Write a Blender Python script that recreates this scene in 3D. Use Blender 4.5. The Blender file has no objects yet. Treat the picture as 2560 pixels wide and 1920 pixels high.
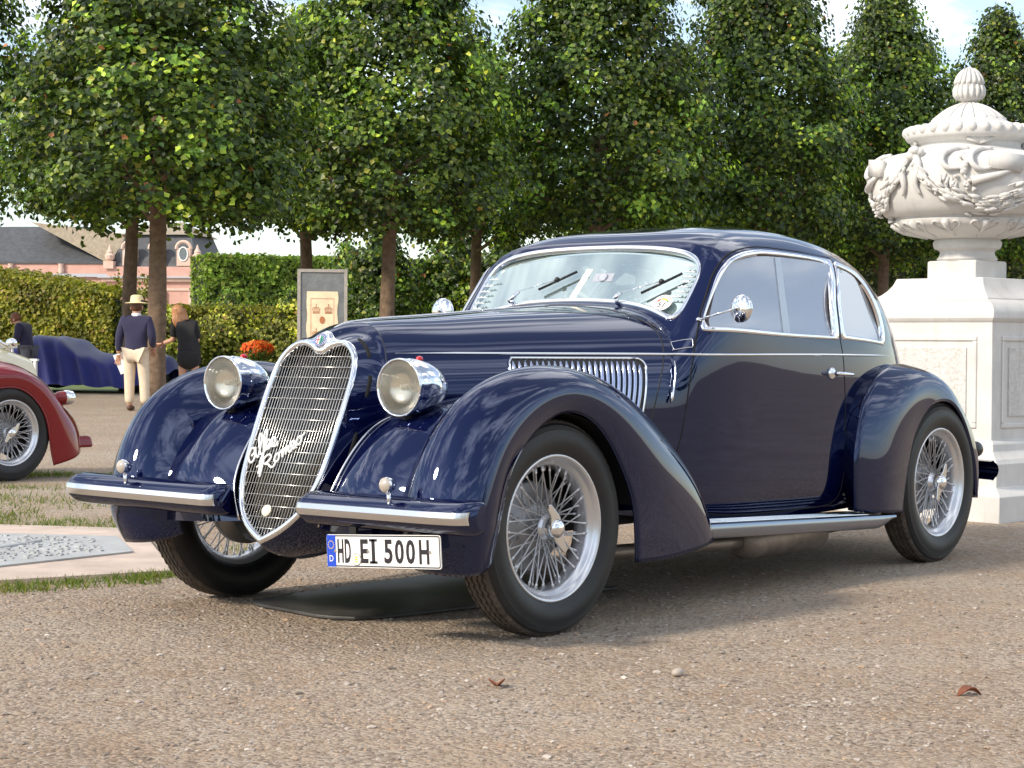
import bpy, bmesh, math, random
import numpy as np
from mathutils import Vector, Matrix, Euler
from mathutils.geometry import delaunay_2d_cdt
PI = math.pi
rad = math.radians
SC = bpy.context.scene
COL = SC.collection

# ------------------------------------------------------------------ camera
CAM = np.array([-5.2107, -4.8005, 1.0034]); YAW, PITCH, ROLL = 38.82, -1.1982, 0.4047
F_PX = 4788.2 / 2560.0
_a, _b, _r = rad(YAW), rad(PITCH), rad(ROLL)
FW = np.array([math.cos(_a) * math.cos(_b), math.sin(_a) * math.cos(_b), math.sin(_b)])
_rt = np.array([math.sin(_a), -math.cos(_a), 0.0]); _up = np.cross(_rt, FW)
RT = _rt * math.cos(_r) + _up * math.sin(_r); UP = _up * math.cos(_r) - _rt * math.sin(_r)
cd = bpy.data.cameras.new('camera'); cam = bpy.data.objects.new('camera', cd); COL.objects.link(cam)
cam.matrix_world = Matrix(((RT[0], UP[0], -FW[0], CAM[0]), (RT[1], UP[1], -FW[1], CAM[1]), (RT[2], UP[2], -FW[2], CAM[2]), (0, 0, 0, 1)))
cd.sensor_width = 36.0; cd.lens = 36.0 * F_PX; cd.clip_start = 0.1; cd.clip_end = 2000.0
SC.camera = cam

# ------------------------------------------------------------------ sky and sun
SUN_AZ, SUN_EL = 166.0, 33.0
world = bpy.data.worlds.new('World'); SC.world = world; world.use_nodes = True
nt = world.node_tree; nt.nodes.clear()
wo = nt.nodes.new('ShaderNodeOutputWorld'); bg = nt.nodes.new('ShaderNodeBackground')
sky = nt.nodes.new('ShaderNodeTexSky'); sky.sky_type = 'NISHITA'; sky.sun_disc = False
sky.sun_elevation = rad(SUN_EL); sky.sun_rotation = rad(90.0 - SUN_AZ)
sky.air_density = 1.0; sky.dust_density = 0.35; sky.ozone_density = 1.6
tc = nt.nodes.new('ShaderNodeTexCoord')
sep = nt.nodes.new('ShaderNodeSeparateXYZ'); nt.links.new(tc.outputs['Generated'], sep.inputs[0])
# clouds on a flat layer: direction divided by its height
zz = nt.nodes.new('ShaderNodeMath'); zz.operation = 'ADD'; zz.inputs[1].default_value = 0.12; nt.links.new(sep.outputs['Z'], zz.inputs[0])
dv = nt.nodes.new('ShaderNodeVectorMath'); dv.operation = 'DIVIDE'; nt.links.new(tc.outputs['Generated'], dv.inputs[0])
cb = nt.nodes.new('ShaderNodeCombineXYZ')
for i in range(3): nt.links.new(zz.outputs[0], cb.inputs[i])
nt.links.new(cb.outputs[0], dv.inputs[1])
mp = nt.nodes.new('ShaderNodeMapping'); mp.inputs['Scale'].default_value = (0.9, 1.7, 1.0); mp.inputs['Rotation'].default_value = (0, 0, rad(35)); nt.links.new(dv.outputs[0], mp.inputs[0])
nz = nt.nodes.new('ShaderNodeTexNoise'); nz.inputs['Scale'].default_value = 1.35; nz.inputs['Detail'].default_value = 9; nz.inputs['Roughness'].default_value = 0.62; nz.inputs['Distortion'].default_value = 0.5
nt.links.new(mp.outputs[0], nz.inputs['Vector'])
cr = nt.nodes.new('ShaderNodeMapRange'); cr.inputs['From Min'].default_value = 0.46; cr.inputs['From Max'].default_value = 0.62; cr.interpolation_type = 'SMOOTHSTEP'; nt.links.new(nz.outputs[0], cr.inputs[0])
fd = nt.nodes.new('ShaderNodeMapRange'); fd.inputs['From Min'].default_value = 0.0; fd.inputs['From Max'].default_value = 0.42; fd.inputs['To Min'].default_value = 0.0; fd.inputs['To Max'].default_value = 0.88; nt.links.new(sep.outputs['Z'], fd.inputs[0])
cm0 = nt.nodes.new('ShaderNodeMath'); cm0.operation = 'MULTIPLY'; nt.links.new(cr.outputs[0], cm0.inputs[0]); nt.links.new(fd.outputs[0], cm0.inputs[1])
cm = nt.nodes.new('ShaderNodeMath'); cm.operation = 'ADD'; cm.inputs[1].default_value = 0.10; nt.links.new(cm0.outputs[0], cm.inputs[0])      # a thin veil over the whole sky
mx = nt.nodes.new('ShaderNodeMix'); mx.data_type = 'RGBA'; mx.inputs[7].default_value = (14.0, 13.9, 13.7, 1)
nt.links.new(cm.outputs[0], mx.inputs[0]); nt.links.new(sky.outputs[0], mx.inputs[6]); nt.links.new(mx.outputs[2], bg.inputs[0])
bg.inputs[1].default_value = 0.125
nt.links.new(bg.outputs[0], wo.inputs[0])
sd = bpy.data.lights.new('sun', 'SUN'); sd.energy = 3.1; sd.angle = rad(7); sd.color = (1.0, 0.88, 0.72)
sun = bpy.data.objects.new('sun', sd); COL.objects.link(sun)
_sd = Vector((math.cos(rad(SUN_AZ)) * math.cos(rad(SUN_EL)), math.sin(rad(SUN_AZ)) * math.cos(rad(SUN_EL)), math.sin(rad(SUN_EL))))
sun.rotation_euler = _sd.to_track_quat('Z', 'Y').to_euler(); sun.location = (-10, 10, 12)
vs = SC.view_settings; vs.view_transform = 'Standard'; vs.look = 'None'; vs.exposure = 0.5; vs.gamma = 1.0; vs.use_curve_mapping = False
SC.render.engine = 'CYCLES'
SC.cycles.max_bounces = 8; SC.cycles.transparent_max_bounces = 12; SC.cycles.use_denoising = True

# ------------------------------------------------------------------ helpers
def place(l, d, z=0.0):
    """a point l metres to the right of and d metres in front of the camera position, measured on the ground"""
    f = np.array([math.cos(_a), math.sin(_a)]); r = np.array([math.sin(_a), -math.cos(_a)])
    p = CAM[:2] + f * d + r * l
    return Vector((p[0], p[1], z))
HEAD = _a        # heading of the camera's line of sight

def nspl(xs, ys):
    """natural cubic spline"""
    xs = np.asarray(xs, float); ys = np.asarray(ys, float); n = len(xs); h = np.diff(xs)
    A = np.zeros((n, n)); R = np.zeros((n,) + ys.shape[1:]); A[0, 0] = A[-1, -1] = 1
    for i in range(1, n - 1):
        A[i, i - 1] = h[i - 1]; A[i, i] = 2 * (h[i - 1] + h[i]); A[i, i + 1] = h[i]
        R[i] = 6 * ((ys[i + 1] - ys[i]) / h[i] - (ys[i] - ys[i - 1]) / h[i - 1])
    M = np.linalg.solve(A, R)
    def f(x):
        x = np.clip(np.asarray(x, float), xs[0], xs[-1]); i = np.clip(np.searchsorted(xs, x) - 1, 0, n - 2)
        e = (...,) + (None,) * (ys.ndim - 1)
        hh = h[i][e]; a = (xs[i + 1] - x)[e]; b = (x - xs[i])[e]
        return M[i] * a**3 / (6 * hh) + M[i + 1] * b**3 / (6 * hh) + (ys[i] / hh - M[i] * hh / 6) * a + (ys[i + 1] / hh - M[i + 1] * hh / 6) * b
    return f
def pch(xs, ys):
    """monotone cubic"""
    xs = np.asarray(xs, float); ys = np.asarray(ys, float); h = np.diff(xs); d = np.diff(ys) / h
    m = np.zeros(len(xs)); m[0], m[-1] = d[0], d[-1]
    for i in range(1, len(xs) - 1):
        if d[i - 1] * d[i] > 0:
            w1 = 2 * h[i] + h[i - 1]; w2 = h[i] + 2 * h[i - 1]; m[i] = (w1 + w2) / (w1 / d[i - 1] + w2 / d[i])
    def f(x):
        x = np.clip(np.asarray(x, float), xs[0], xs[-1]); i = np.clip(np.searchsorted(xs, x) - 1, 0, len(xs) - 2)
        t = (x - xs[i]) / h[i]
        return ys[i] * (1 + 2 * t) * (1 - t)**2 + h[i] * m[i] * t * (1 - t)**2 + ys[i + 1] * t * t * (3 - 2 * t) + h[i] * m[i + 1] * t * t * (t - 1)
    return f
def curve(pts, n=60, closed=False):
    """smooth curve through points, resampled by arc length"""
    P = np.asarray(pts, float)
    if closed: P = np.vstack([P[-3:], P, P[:4]])
    s = np.r_[0, np.cumsum(np.maximum(np.linalg.norm(np.diff(P, axis=0), axis=1), 1e-6)**0.5)]
    f = nspl(s, P)
    a, b = (s[3], s[-4]) if closed else (s[0], s[-1])
    D = f(np.linspace(a, b, 800)); L = np.r_[0, np.cumsum(np.linalg.norm(np.diff(D, axis=0), axis=1))]
    q = np.linspace(0, L[-1], n + 1)[:-1] if closed else np.linspace(0, L[-1], n)
    return np.stack([np.interp(q, L, D[:, k]) for k in range(P.shape[1])], 1)
def polyline(pts, step, closed=False):
    """straight segments resampled at a step"""
    P = np.asarray(pts, float)
    if closed: P = np.vstack([P, P[:1]])
    L = np.r_[0, np.cumsum(np.linalg.norm(np.diff(P, axis=0), axis=1))]
    n = max(2, int(L[-1] / step)); q = np.linspace(0, L[-1], n + 1)
    if closed: q = q[:-1]
    return np.stack([np.interp(q, L, P[:, k]) for k in range(P.shape[1])], 1)

def inside(P, L):
    x, y = P[:, 0], P[:, 1]; r = np.zeros(len(P), bool); j = len(L) - 1
    for i in range(len(L)):
        yi, yj = L[i, 1], L[j, 1]
        if yi != yj:
            c = ((yi > y) != (yj > y)) & (x < (L[j, 0] - L[i, 0]) * (y - yi) / (yj - yi) + L[i, 0]); r ^= c
        j = i
    return r
def mesh_np(name, V, Fq, smooth=True):
    """fast mesh from arrays; Fq a (n,3) or (n,4) array or list of arrays"""
    me = bpy.data.meshes.new(name)
    V = np.ascontiguousarray(V, np.float32)
    Fs = Fq if isinstance(Fq, list) else [Fq]
    Fs = [np.ascontiguousarray(f, np.int32) for f in Fs if len(f)]
    nl = sum(f.size for f in Fs); nf = sum(len(f) for f in Fs)
    me.vertices.add(len(V)); me.vertices.foreach_set('co', V.ravel())
    me.loops.add(nl); me.loops.foreach_set('vertex_index', np.concatenate([f.ravel() for f in Fs]))
    tot = np.concatenate([np.full(len(f), f.shape[1], np.int32) for f in Fs]); st = np.r_[0, np.cumsum(tot)[:-1]].astype(np.int32)
    me.polygons.add(nf); me.polygons.foreach_set('loop_start', st); me.polygons.foreach_set('loop_total', tot)
    me.polygons.foreach_set('use_smooth', np.full(nf, smooth, bool))
    me.update(calc_edges=True); me.validate()
    return me
class MB:
    """collects simple shapes into one mesh"""
    def __init__(s): s.v = []; s.f = []
    def add(s, V, F):
        o = len(s.v); s.v.extend([tuple(map(float, p)) for p in V]); s.f.extend([tuple(int(i) + o for i in f) for f in F]); return s
    def box(s, c, size, rz=0.0, rot=None, taper=1.0):
        hx, hy, hz = [k / 2 for k in size]; R = rot if rot is not None else Matrix.Rotation(rz, 3, 'Z'); c = Vector(c)
        V = []
        for z in (-hz, hz):
            t = taper if z > 0 else 1.0
            for x, y in ((-hx, -hy), (hx, -hy), (hx, hy), (-hx, hy)): V.append(c + R @ Vector((x * t, y * t, z)))
        return s.add(V, [(3, 2, 1, 0), (4, 5, 6, 7), (0, 1, 5, 4), (1, 2, 6, 5), (2, 3, 7, 6), (3, 0, 4, 7)])
    def tube(s, pts, r, n=10, closed=False, cap=True, flat=None):
        P = [Vector(p) for p in pts]; m = len(P); rr = r if hasattr(r, '__len__') else [r] * m
        V = []; ref = None
        for i in range(m):
            a = P[(i - 1) % m] if (closed or i > 0) else P[i]; b = P[(i + 1) % m] if (closed or i < m - 1) else P[i]
            t = (b - a).normalized()
            if ref is None:
                ref = Vector((0, 0, 1)) if abs(t.z) < 0.9 else Vector((0, 1, 0))
            x = (ref - t * ref.dot(t)).normalized(); y = t.cross(x); ref = x
            for k in range(n):
                q = 2 * PI * k / n; V.append(P[i] + (x * math.cos(q) + y * math.sin(q)) * rr[i])
        F = []
        for i in range(m if closed else m - 1):
            j = (i + 1) % m
            for k in range(n):
                F.append((i * n + k, i * n + (k + 1) % n, j * n + (k + 1) % n, j * n + k))
        if cap and not closed: F += [tuple(range(n - 1, -1, -1)), tuple((m - 1) * n + k for k in range(n))]
        return s.add(V, F)
    def lathe(s, prof, c=(0, 0, 0), n=32, axis='z', cap=False):
        """prof: (radius, height) pairs; axis z, or y (height runs along +y), or x"""
        V = []; m = len(prof)
        for (r, h) in prof:
            for k in range(n):
                q = 2 * PI * k / n; a, b = r * math.cos(q), r * math.sin(q)
                p = {'z': (a, b, h), 'y': (b, h, a), 'x': (h, a, b)}[axis]
                V.append((p[0] + c[0], p[1] + c[1], p[2] + c[2]))
        F = [(i * n + k, i * n + (k + 1) % n, (i + 1) * n + (k + 1) % n, (i + 1) * n + k) for i in range(m - 1) for k in range(n)]
        if cap: F += [tuple(range(n - 1, -1, -1)), tuple((m - 1) * n + k for k in range(n))]
        return s.add(V, F)
    def ell(s, c, r, n=14, m=9, rot=None):
        R = rot if rot is not None else Matrix.Identity(3); V = []
        for i in range(m + 1):
            t = PI * i / m
            for k in range(n):
                q = 2 * PI * k / n
                V.append(Vector(c) + R @ Vector((r[0] * math.sin(t) * math.cos(q), r[1] * math.sin(t) * math.sin(q), r[2] * math.cos(t))))
        return s.add(V, [(i * n + k, (i + 1) * n + k, (i + 1) * n + (k + 1) % n, i * n + (k + 1) % n) for i in range(m) for k in range(n)])
    def grid(s, G, flip=False):
        G = np.asarray(G); a, b = G.shape[:2]
        F = []
        for i in range(a - 1):
            for j in range(b - 1):
                q = (i * b + j, (i + 1) * b + j, (i + 1) * b + j + 1, i * b + j + 1); F.append(q[::-1] if flip else q)
        return s.add(G.reshape(-1, 3), F)
    def prism(s, poly, depth, M=None):
        """polygon in the local xy plane, extruded along +z; M maps to the world"""
        M = M or Matrix.Identity(4); n = len(poly)
        V = [M @ Vector((x, y, 0)) for x, y in poly] + [M @ Vector((x, y, depth)) for x, y in poly]
        return s.add(V, [tuple(range(n - 1, -1, -1)), tuple(range(n, 2 * n))] + [(i, (i + 1) % n, n + (i + 1) % n, n + i) for i in range(n)])
    def build(s, name, mat, parent=None, smooth=True, angle=None, mirror=None):
        me = bpy.data.meshes.new(name); V = s.v; Fc = s.f
        if mirror == 'y': V = [(x, -y, z) for x, y, z in V]; Fc = [tuple(reversed(f)) for f in Fc]
        me.from_pydata(V, [], Fc); me.update()
        return finish(name, me, mat, parent, smooth, angle)
def finish(name, me, mat, parent=None, smooth=True, angle=None):
    if smooth:
        me.polygons.foreach_set('use_smooth', np.ones(len(me.polygons), bool))
        if angle is not None: me.set_sharp_from_angle(angle=rad(angle))
    o = bpy.data.objects.new(name, me); COL.objects.link(o)
    for m in (mat if isinstance(mat, (list, tuple)) else [mat]): me.materials.append(m)
    if parent is not None: o.parent = parent
    return o
def np_obj(name, V, F, mat, parent=None, smooth=True, angle=None):
    return finish(name, mesh_np(name, V, F, smooth), mat, parent, smooth, angle)
def empty(name, loc=(0, 0, 0), rz=0.0):
    o = bpy.data.objects.new(name, None); COL.objects.link(o); o.location = loc; o.rotation_euler = (0, 0, rz); o.empty_display_size = 0.2
    return o
def tag(o, label=None, cat=None, group=None, kind=None):
    if label: o['label'] = label
    if cat: o['category'] = cat
    if group: o['group'] = group
    if kind: o['kind'] = kind
    return o
def copy_tree(o, parent=None):
    c = o.copy(); COL.objects.link(c); c.parent = parent
    for ch in list(o.children): copy_tree(ch, c)
    return c
def bevel(o, w=0.004, seg=2, angle=35):
    m = o.modifiers.new('bevel', 'BEVEL'); m.width = w; m.segments = seg; m.limit_method = 'ANGLE'; m.angle_limit = rad(angle); return o
def rm(o):
    for c in list(o.children): rm(c)
    bpy.data.objects.remove(o)

# ------------------------------------------------------------------ materials
def mat(name, col, rough=0.5, metal=0.0, coat=0.0, spec=0.5, ior=1.5, noise=0.0, nscale=30.0, bump=0.0, bscale=200.0, sheen=0.0, trans=0.0, coat_ior=1.5, coat_rough=0.02, sss=0.0):
    m = bpy.data.materials.new(name); m.use_nodes = True; t = m.node_tree; p = t.nodes['Principled BSDF']
    c4 = tuple(col) + (1,)
    p.inputs['Base Color'].default_value = c4; p.inputs['Roughness'].default_value = rough; p.inputs['Metallic'].default_value = metal
    p.inputs['Coat Weight'].default_value = coat; p.inputs['Coat Roughness'].default_value = coat_rough; p.inputs['Coat IOR'].default_value = coat_ior
    p.inputs['Specular IOR Level'].default_value = spec; p.inputs['IOR'].default_value = ior
    p.inputs['Sheen Weight'].default_value = sheen; p.inputs['Transmission Weight'].default_value = trans
    if noise or bump:
        g = t.nodes.new('ShaderNodeTexCoord')
    if noise:
        n = t.nodes.new('ShaderNodeTexNoise'); n.inputs['Scale'].default_value = nscale; n.inputs['Detail'].default_value = 6; n.inputs['Roughness'].default_value = 0.65
        t.links.new(g.outputs['Object'], n.inputs['Vector'])
        r = t.nodes.new('ShaderNodeMapRange'); r.inputs['From Min'].default_value = 0.3; r.inputs['From Max'].default_value = 0.7
        r.inputs['To Min'].default_value = 1 - noise; r.inputs['To Max'].default_value = 1 + noise; t.links.new(n.outputs[0], r.inputs[0])
        k = t.nodes.new('ShaderNodeVectorMath'); k.operation = 'SCALE'; k.inputs[0].default_value = col; t.links.new(r.outputs[0], k.inputs['Scale']); t.links.new(k.outputs[0], p.inputs['Base Color'])
    if bump:
        n2 = t.nodes.new('ShaderNodeTexNoise'); n2.inputs['Scale'].default_value = bscale; n2.inputs['Detail'].default_value = 5; t.links.new(g.outputs['Object'], n2.inputs['Vector'])
        b = t.nodes.new('ShaderNodeBump'); b.inputs['Strength'].default_value = bump; b.inputs['Distance'].default_value = 0.01; t.links.new(n2.outputs[0], b.inputs['Height']); t.links.new(b.outputs[0], p.inputs['Normal'])
    return m
M = {}
M['paint'] = mat('navy_paint', (0.0012, 0.0025, 0.024), 0.02, spec=0.5, ior=1.78)
M['paint'].node_tree.nodes['Principled BSDF'].inputs['Specular Tint'].default_value = (.55, .66, 1.0, 1)
M['paint_under'] = mat('dark_underside', (0.006, 0.006, 0.008), 0.7)
M['chrome'] = mat('chrome', (0.82, 0.83, 0.85), 0.05, metal=1.0)
M['chrome_soft'] = mat('satin_chrome', (0.72, 0.71, 0.70), 0.22, metal=1.0)
M['silver'] = mat('silver_wheel_paint', (0.66, 0.67, 0.70), 0.26, metal=0.7, coat=0.2)
M['rubber'] = mat('tyre_rubber', (0.009, 0.010, 0.012), 0.5, noise=0.35, nscale=14, bump=0.05, bscale=120)
M['tread'] = mat('dusty_tread', (0.075, 0.06, 0.048), 0.85, noise=0.5, nscale=30, bump=0.25, bscale=90)
M['black'] = mat('black_trim', (0.008, 0.008, 0.009), 0.4)
M['matt_black'] = mat('matt_black', (0.006, 0.006, 0.006), 0.9)
M['white'] = mat('white_enamel', (0.80, 0.80, 0.78), 0.35)
M['cream'] = mat('cream_enamel', (0.82, 0.77, 0.62), 0.35, coat=0.5)
M['red_glass'] = mat('red_jewel', (0.55, 0.01, 0.02), 0.12, coat=0.6)
M['blue'] = mat('plate_blue', (0.01, 0.06, 0.50), 0.4)
M['ink'] = mat('plate_lettering', (0.015, 0.012, 0.018), 0.5)
M['gold'] = mat('seal_gold', (0.75, 0.50, 0.05), 0.5)
M['green'] = mat('badge_green', (0.02, 0.22, 0.12), 0.4)
M['badge_red'] = mat('badge_red', (0.45, 0.03, 0.03), 0.4)
M['badge_blue'] = mat('badge_blue', (0.06, 0.08, 0.30), 0.4)
M['leather'] = mat('grey_upholstery', (0.55, 0.53, 0.53), 0.75, noise=0.12)
M['lining'] = mat('interior_lining', (0.30, 0.30, 0.31), 0.9)
M['exhaust'] = mat('exhaust_metal', (0.32, 0.28, 0.26), 0.45, metal=0.7, noise=0.3, nscale=8)
def glass_mat(name, tint=(0.86, 0.93, 0.93), refl=0.30, col=(0.9, 0.95, 0.97), rough=0.015, sky_mist=0.0, sky_mistc=(.6, .62, .68)):
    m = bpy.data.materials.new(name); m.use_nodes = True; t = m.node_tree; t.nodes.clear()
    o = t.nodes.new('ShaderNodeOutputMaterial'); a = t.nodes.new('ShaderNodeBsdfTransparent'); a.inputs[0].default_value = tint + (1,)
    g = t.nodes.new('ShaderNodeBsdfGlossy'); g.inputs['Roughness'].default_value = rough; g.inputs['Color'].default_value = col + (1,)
    d = t.nodes.new('ShaderNodeBsdfDiffuse'); d.inputs[0].default_value = sky_mistc + (1,); y = t.nodes.new('ShaderNodeMixShader'); y.inputs[0].default_value = sky_mist; t.links.new(a.outputs[0], y.inputs[1]); t.links.new(d.outputs[0], y.inputs[2])  # diffuse share paints pale sky reflection into the glass, plus condensation
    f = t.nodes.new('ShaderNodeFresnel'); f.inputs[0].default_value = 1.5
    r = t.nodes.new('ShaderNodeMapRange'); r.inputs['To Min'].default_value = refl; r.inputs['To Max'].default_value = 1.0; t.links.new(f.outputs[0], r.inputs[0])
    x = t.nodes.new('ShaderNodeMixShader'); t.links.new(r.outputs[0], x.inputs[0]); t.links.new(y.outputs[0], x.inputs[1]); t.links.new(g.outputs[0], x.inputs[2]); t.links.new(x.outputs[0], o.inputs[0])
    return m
M['spoke'] = mat('bright_spoke', (0.86, 0.86, 0.88), 0.35, metal=0.25)
M['glass'] = glass_mat('window_glass', tint=(.85, .86, .88), refl=0.24, rough=.03, sky_mist=.55, sky_mistc=(.54, .54, .61))
M['windscreen'] = glass_mat('windscreen_glass', refl=0.44, col=(.84, .98, .98), rough=.04, sky_mist=.22, sky_mistc=(.46, .60, .62))  # teal diffuse colour imitates the sky mirrored in the screen
def lens_mat():
    m = bpy.data.materials.new('ribbed_lamp_lens'); m.use_nodes = True; t = m.node_tree; t.nodes.clear(); o = t.nodes.new('ShaderNodeOutputMaterial'); g = t.nodes.new('ShaderNodeTexCoord')
    w = t.nodes.new('ShaderNodeTexWave'); w.bands_direction = 'Y'; w.inputs['Scale'].default_value = 46.0; t.links.new(g.outputs['Object'], w.inputs['Vector'])
    b = t.nodes.new('ShaderNodeBump'); b.inputs['Strength'].default_value = 0.9; b.inputs['Distance'].default_value = 0.004; t.links.new(w.outputs['Fac'], b.inputs['Height'])
    tr = t.nodes.new('ShaderNodeBsdfRefraction'); tr.inputs['IOR'].default_value = 1.12; tr.inputs['Roughness'].default_value = 0.08; tr.inputs['Color'].default_value = (.97, .95, .88, 1); gl = t.nodes.new('ShaderNodeBsdfGlossy'); gl.inputs['Roughness'].default_value = 0.06
    df = t.nodes.new('ShaderNodeBsdfDiffuse'); df.inputs['Color'].default_value = (.62, .58, .46, 1)
    for n in (tr, gl, df): t.links.new(b.outputs[0], n.inputs['Normal'])
    a = t.nodes.new('ShaderNodeMixShader'); a.inputs[0].default_value = 0.18; t.links.new(tr.outputs[0], a.inputs[1]); t.links.new(df.outputs[0], a.inputs[2])
    f = t.nodes.new('ShaderNodeFresnel'); f.inputs[0].default_value = 1.5; x = t.nodes.new('ShaderNodeMixShader'); t.links.new(f.outputs[0], x.inputs[0]); t.links.new(a.outputs[0], x.inputs[1]); t.links.new(gl.outputs[0], x.inputs[2]); t.links.new(x.outputs[0], o.inputs[0])
    return m
M['lens'] = lens_mat()
# ================================================================== ground
def gravel_mat():
    m = bpy.data.materials.new('gravel'); m.use_nodes = True; t = m.node_tree; p = t.nodes['Principled BSDF']; p.inputs['Roughness'].default_value = 0.9; p.inputs['Specular IOR Level'].default_value = 0.25
    g = t.nodes.new('ShaderNodeTexCoord')
    def noise(s, d=6, r=.6):
        n = t.nodes.new('ShaderNodeTexNoise'); n.inputs['Scale'].default_value = s; n.inputs['Detail'].default_value = d; n.inputs['Roughness'].default_value = r; t.links.new(g.outputs['Object'], n.inputs['Vector']); return n
    def ramp(src, stops):
        r = t.nodes.new('ShaderNodeValToRGB'); e = r.color_ramp.elements
        while len(e) < len(stops): e.new(0.5)
        for k, (pos, c) in enumerate(stops): e[k].position = pos; e[k].color = c + (1,)
        t.links.new(src, r.inputs[0]); return r
    v = t.nodes.new('ShaderNodeTexVoronoi'); v.inputs['Scale'].default_value = 70.0; t.links.new(g.outputs['Object'], v.inputs['Vector'])
    sp = t.nodes.new('ShaderNodeSeparateColor'); t.links.new(v.outputs['Color'], sp.inputs[0])
    stones = ramp(sp.outputs[0], [(0.0, (.15, .125, .10)), (.35, (.30, .245, .19)), (.6, (.40, .345, .285)), (.88, (.42, .355, .285)), (1.0, (.50, .44, .37))])
    big = noise(.55, 8, .62); dirt = ramp(big.outputs[0], [(.34, (.29, .185, .11)), (.5, (.39, .275, .185)), (.66, (.45, .37, .285))])
    mx = t.nodes.new('ShaderNodeMix'); mx.data_type = 'RGBA'; t.links.new(stones.outputs[0], mx.inputs[6]); t.links.new(dirt.outputs[0], mx.inputs[7])
    mid = noise(3.5, 8, .7); mr = t.nodes.new('ShaderNodeMapRange'); mr.inputs['From Min'].default_value = .4; mr.inputs['From Max'].default_value = .66; mr.inputs['To Min'].default_value = .25; mr.inputs['To Max'].default_value = .72; t.links.new(mid.outputs[0], mr.inputs[0]); t.links.new(mr.outputs[0], mx.inputs[0])
    t.links.new(mx.outputs[2], p.inputs['Base Color'])
    inv = t.nodes.new('ShaderNodeMath'); inv.operation = 'SUBTRACT'; inv.inputs[0].default_value = 1.0; t.links.new(v.outputs['Distance'], inv.inputs[1])
    fine = noise(22, 8, .7); ad = t.nodes.new('ShaderNodeMath'); ad.operation = 'MULTIPLY_ADD'; ad.inputs[1].default_value = 1.6; t.links.new(fine.outputs[0], ad.inputs[0]); t.links.new(inv.outputs[0], ad.inputs[2])
    und = noise(2.2, 5, .55); ad2 = t.nodes.new('ShaderNodeMath'); ad2.operation = 'MULTIPLY_ADD'; ad2.inputs[1].default_value = 5.0; t.links.new(und.outputs[0], ad2.inputs[0]); t.links.new(ad.outputs[0], ad2.inputs[2]); ad = ad2
    b = t.nodes.new('ShaderNodeBump'); b.inputs['Strength'].default_value = 0.85; b.inputs['Distance'].default_value = 0.012; t.links.new(ad.outputs[0], b.inputs['Height']); t.links.new(b.outputs[0], p.inputs['Normal'])
    return m
M['gravel'] = gravel_mat()
gnd = MB().add([(-500, -500, 0), (500, -500, 0), (500, 500, 0), (-500, 500, 0)], [(0, 1, 2, 3)]).build('ground', M['gravel'], smooth=False); tag(gnd, kind='structure')
def col_attr(me, cols):
    a = me.color_attributes.new('Col', 'FLOAT_COLOR', 'POINT'); c = np.ones((len(cols), 4), np.float32); c[:, :3] = cols; a.data.foreach_set('color', c.ravel())
def attr_mat(name, rough=.6, trans=0.0, spec=.4, bump=0):
    m = bpy.data.materials.new(name); m.use_nodes = True; t = m.node_tree; p = t.nodes['Principled BSDF']; p.inputs['Roughness'].default_value = rough; p.inputs['Specular IOR Level'].default_value = spec
    a = t.nodes.new('ShaderNodeAttribute'); a.attribute_name = 'Col'; t.links.new(a.outputs['Color'], p.inputs['Base Color'])
    if trans:
        tr = t.nodes.new('ShaderNodeBsdfTranslucent'); sc = t.nodes.new('ShaderNodeVectorMath'); sc.operation = 'MULTIPLY'; sc.inputs[1].default_value = (1.5, 1.7, .6); t.links.new(a.outputs['Color'], sc.inputs[0]); t.links.new(sc.outputs[0], tr.inputs[0])
        x = t.nodes.new('ShaderNodeMixShader'); x.inputs[0].default_value = trans; o = t.nodes['Material Output']; t.links.new(p.outputs[0], x.inputs[1]); t.links.new(tr.outputs[0], x.inputs[2]); t.links.new(x.outputs[0], o.inputs[0])
    return m
M['pebble'] = attr_mat('pebbles', .75, spec=.3)
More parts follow.
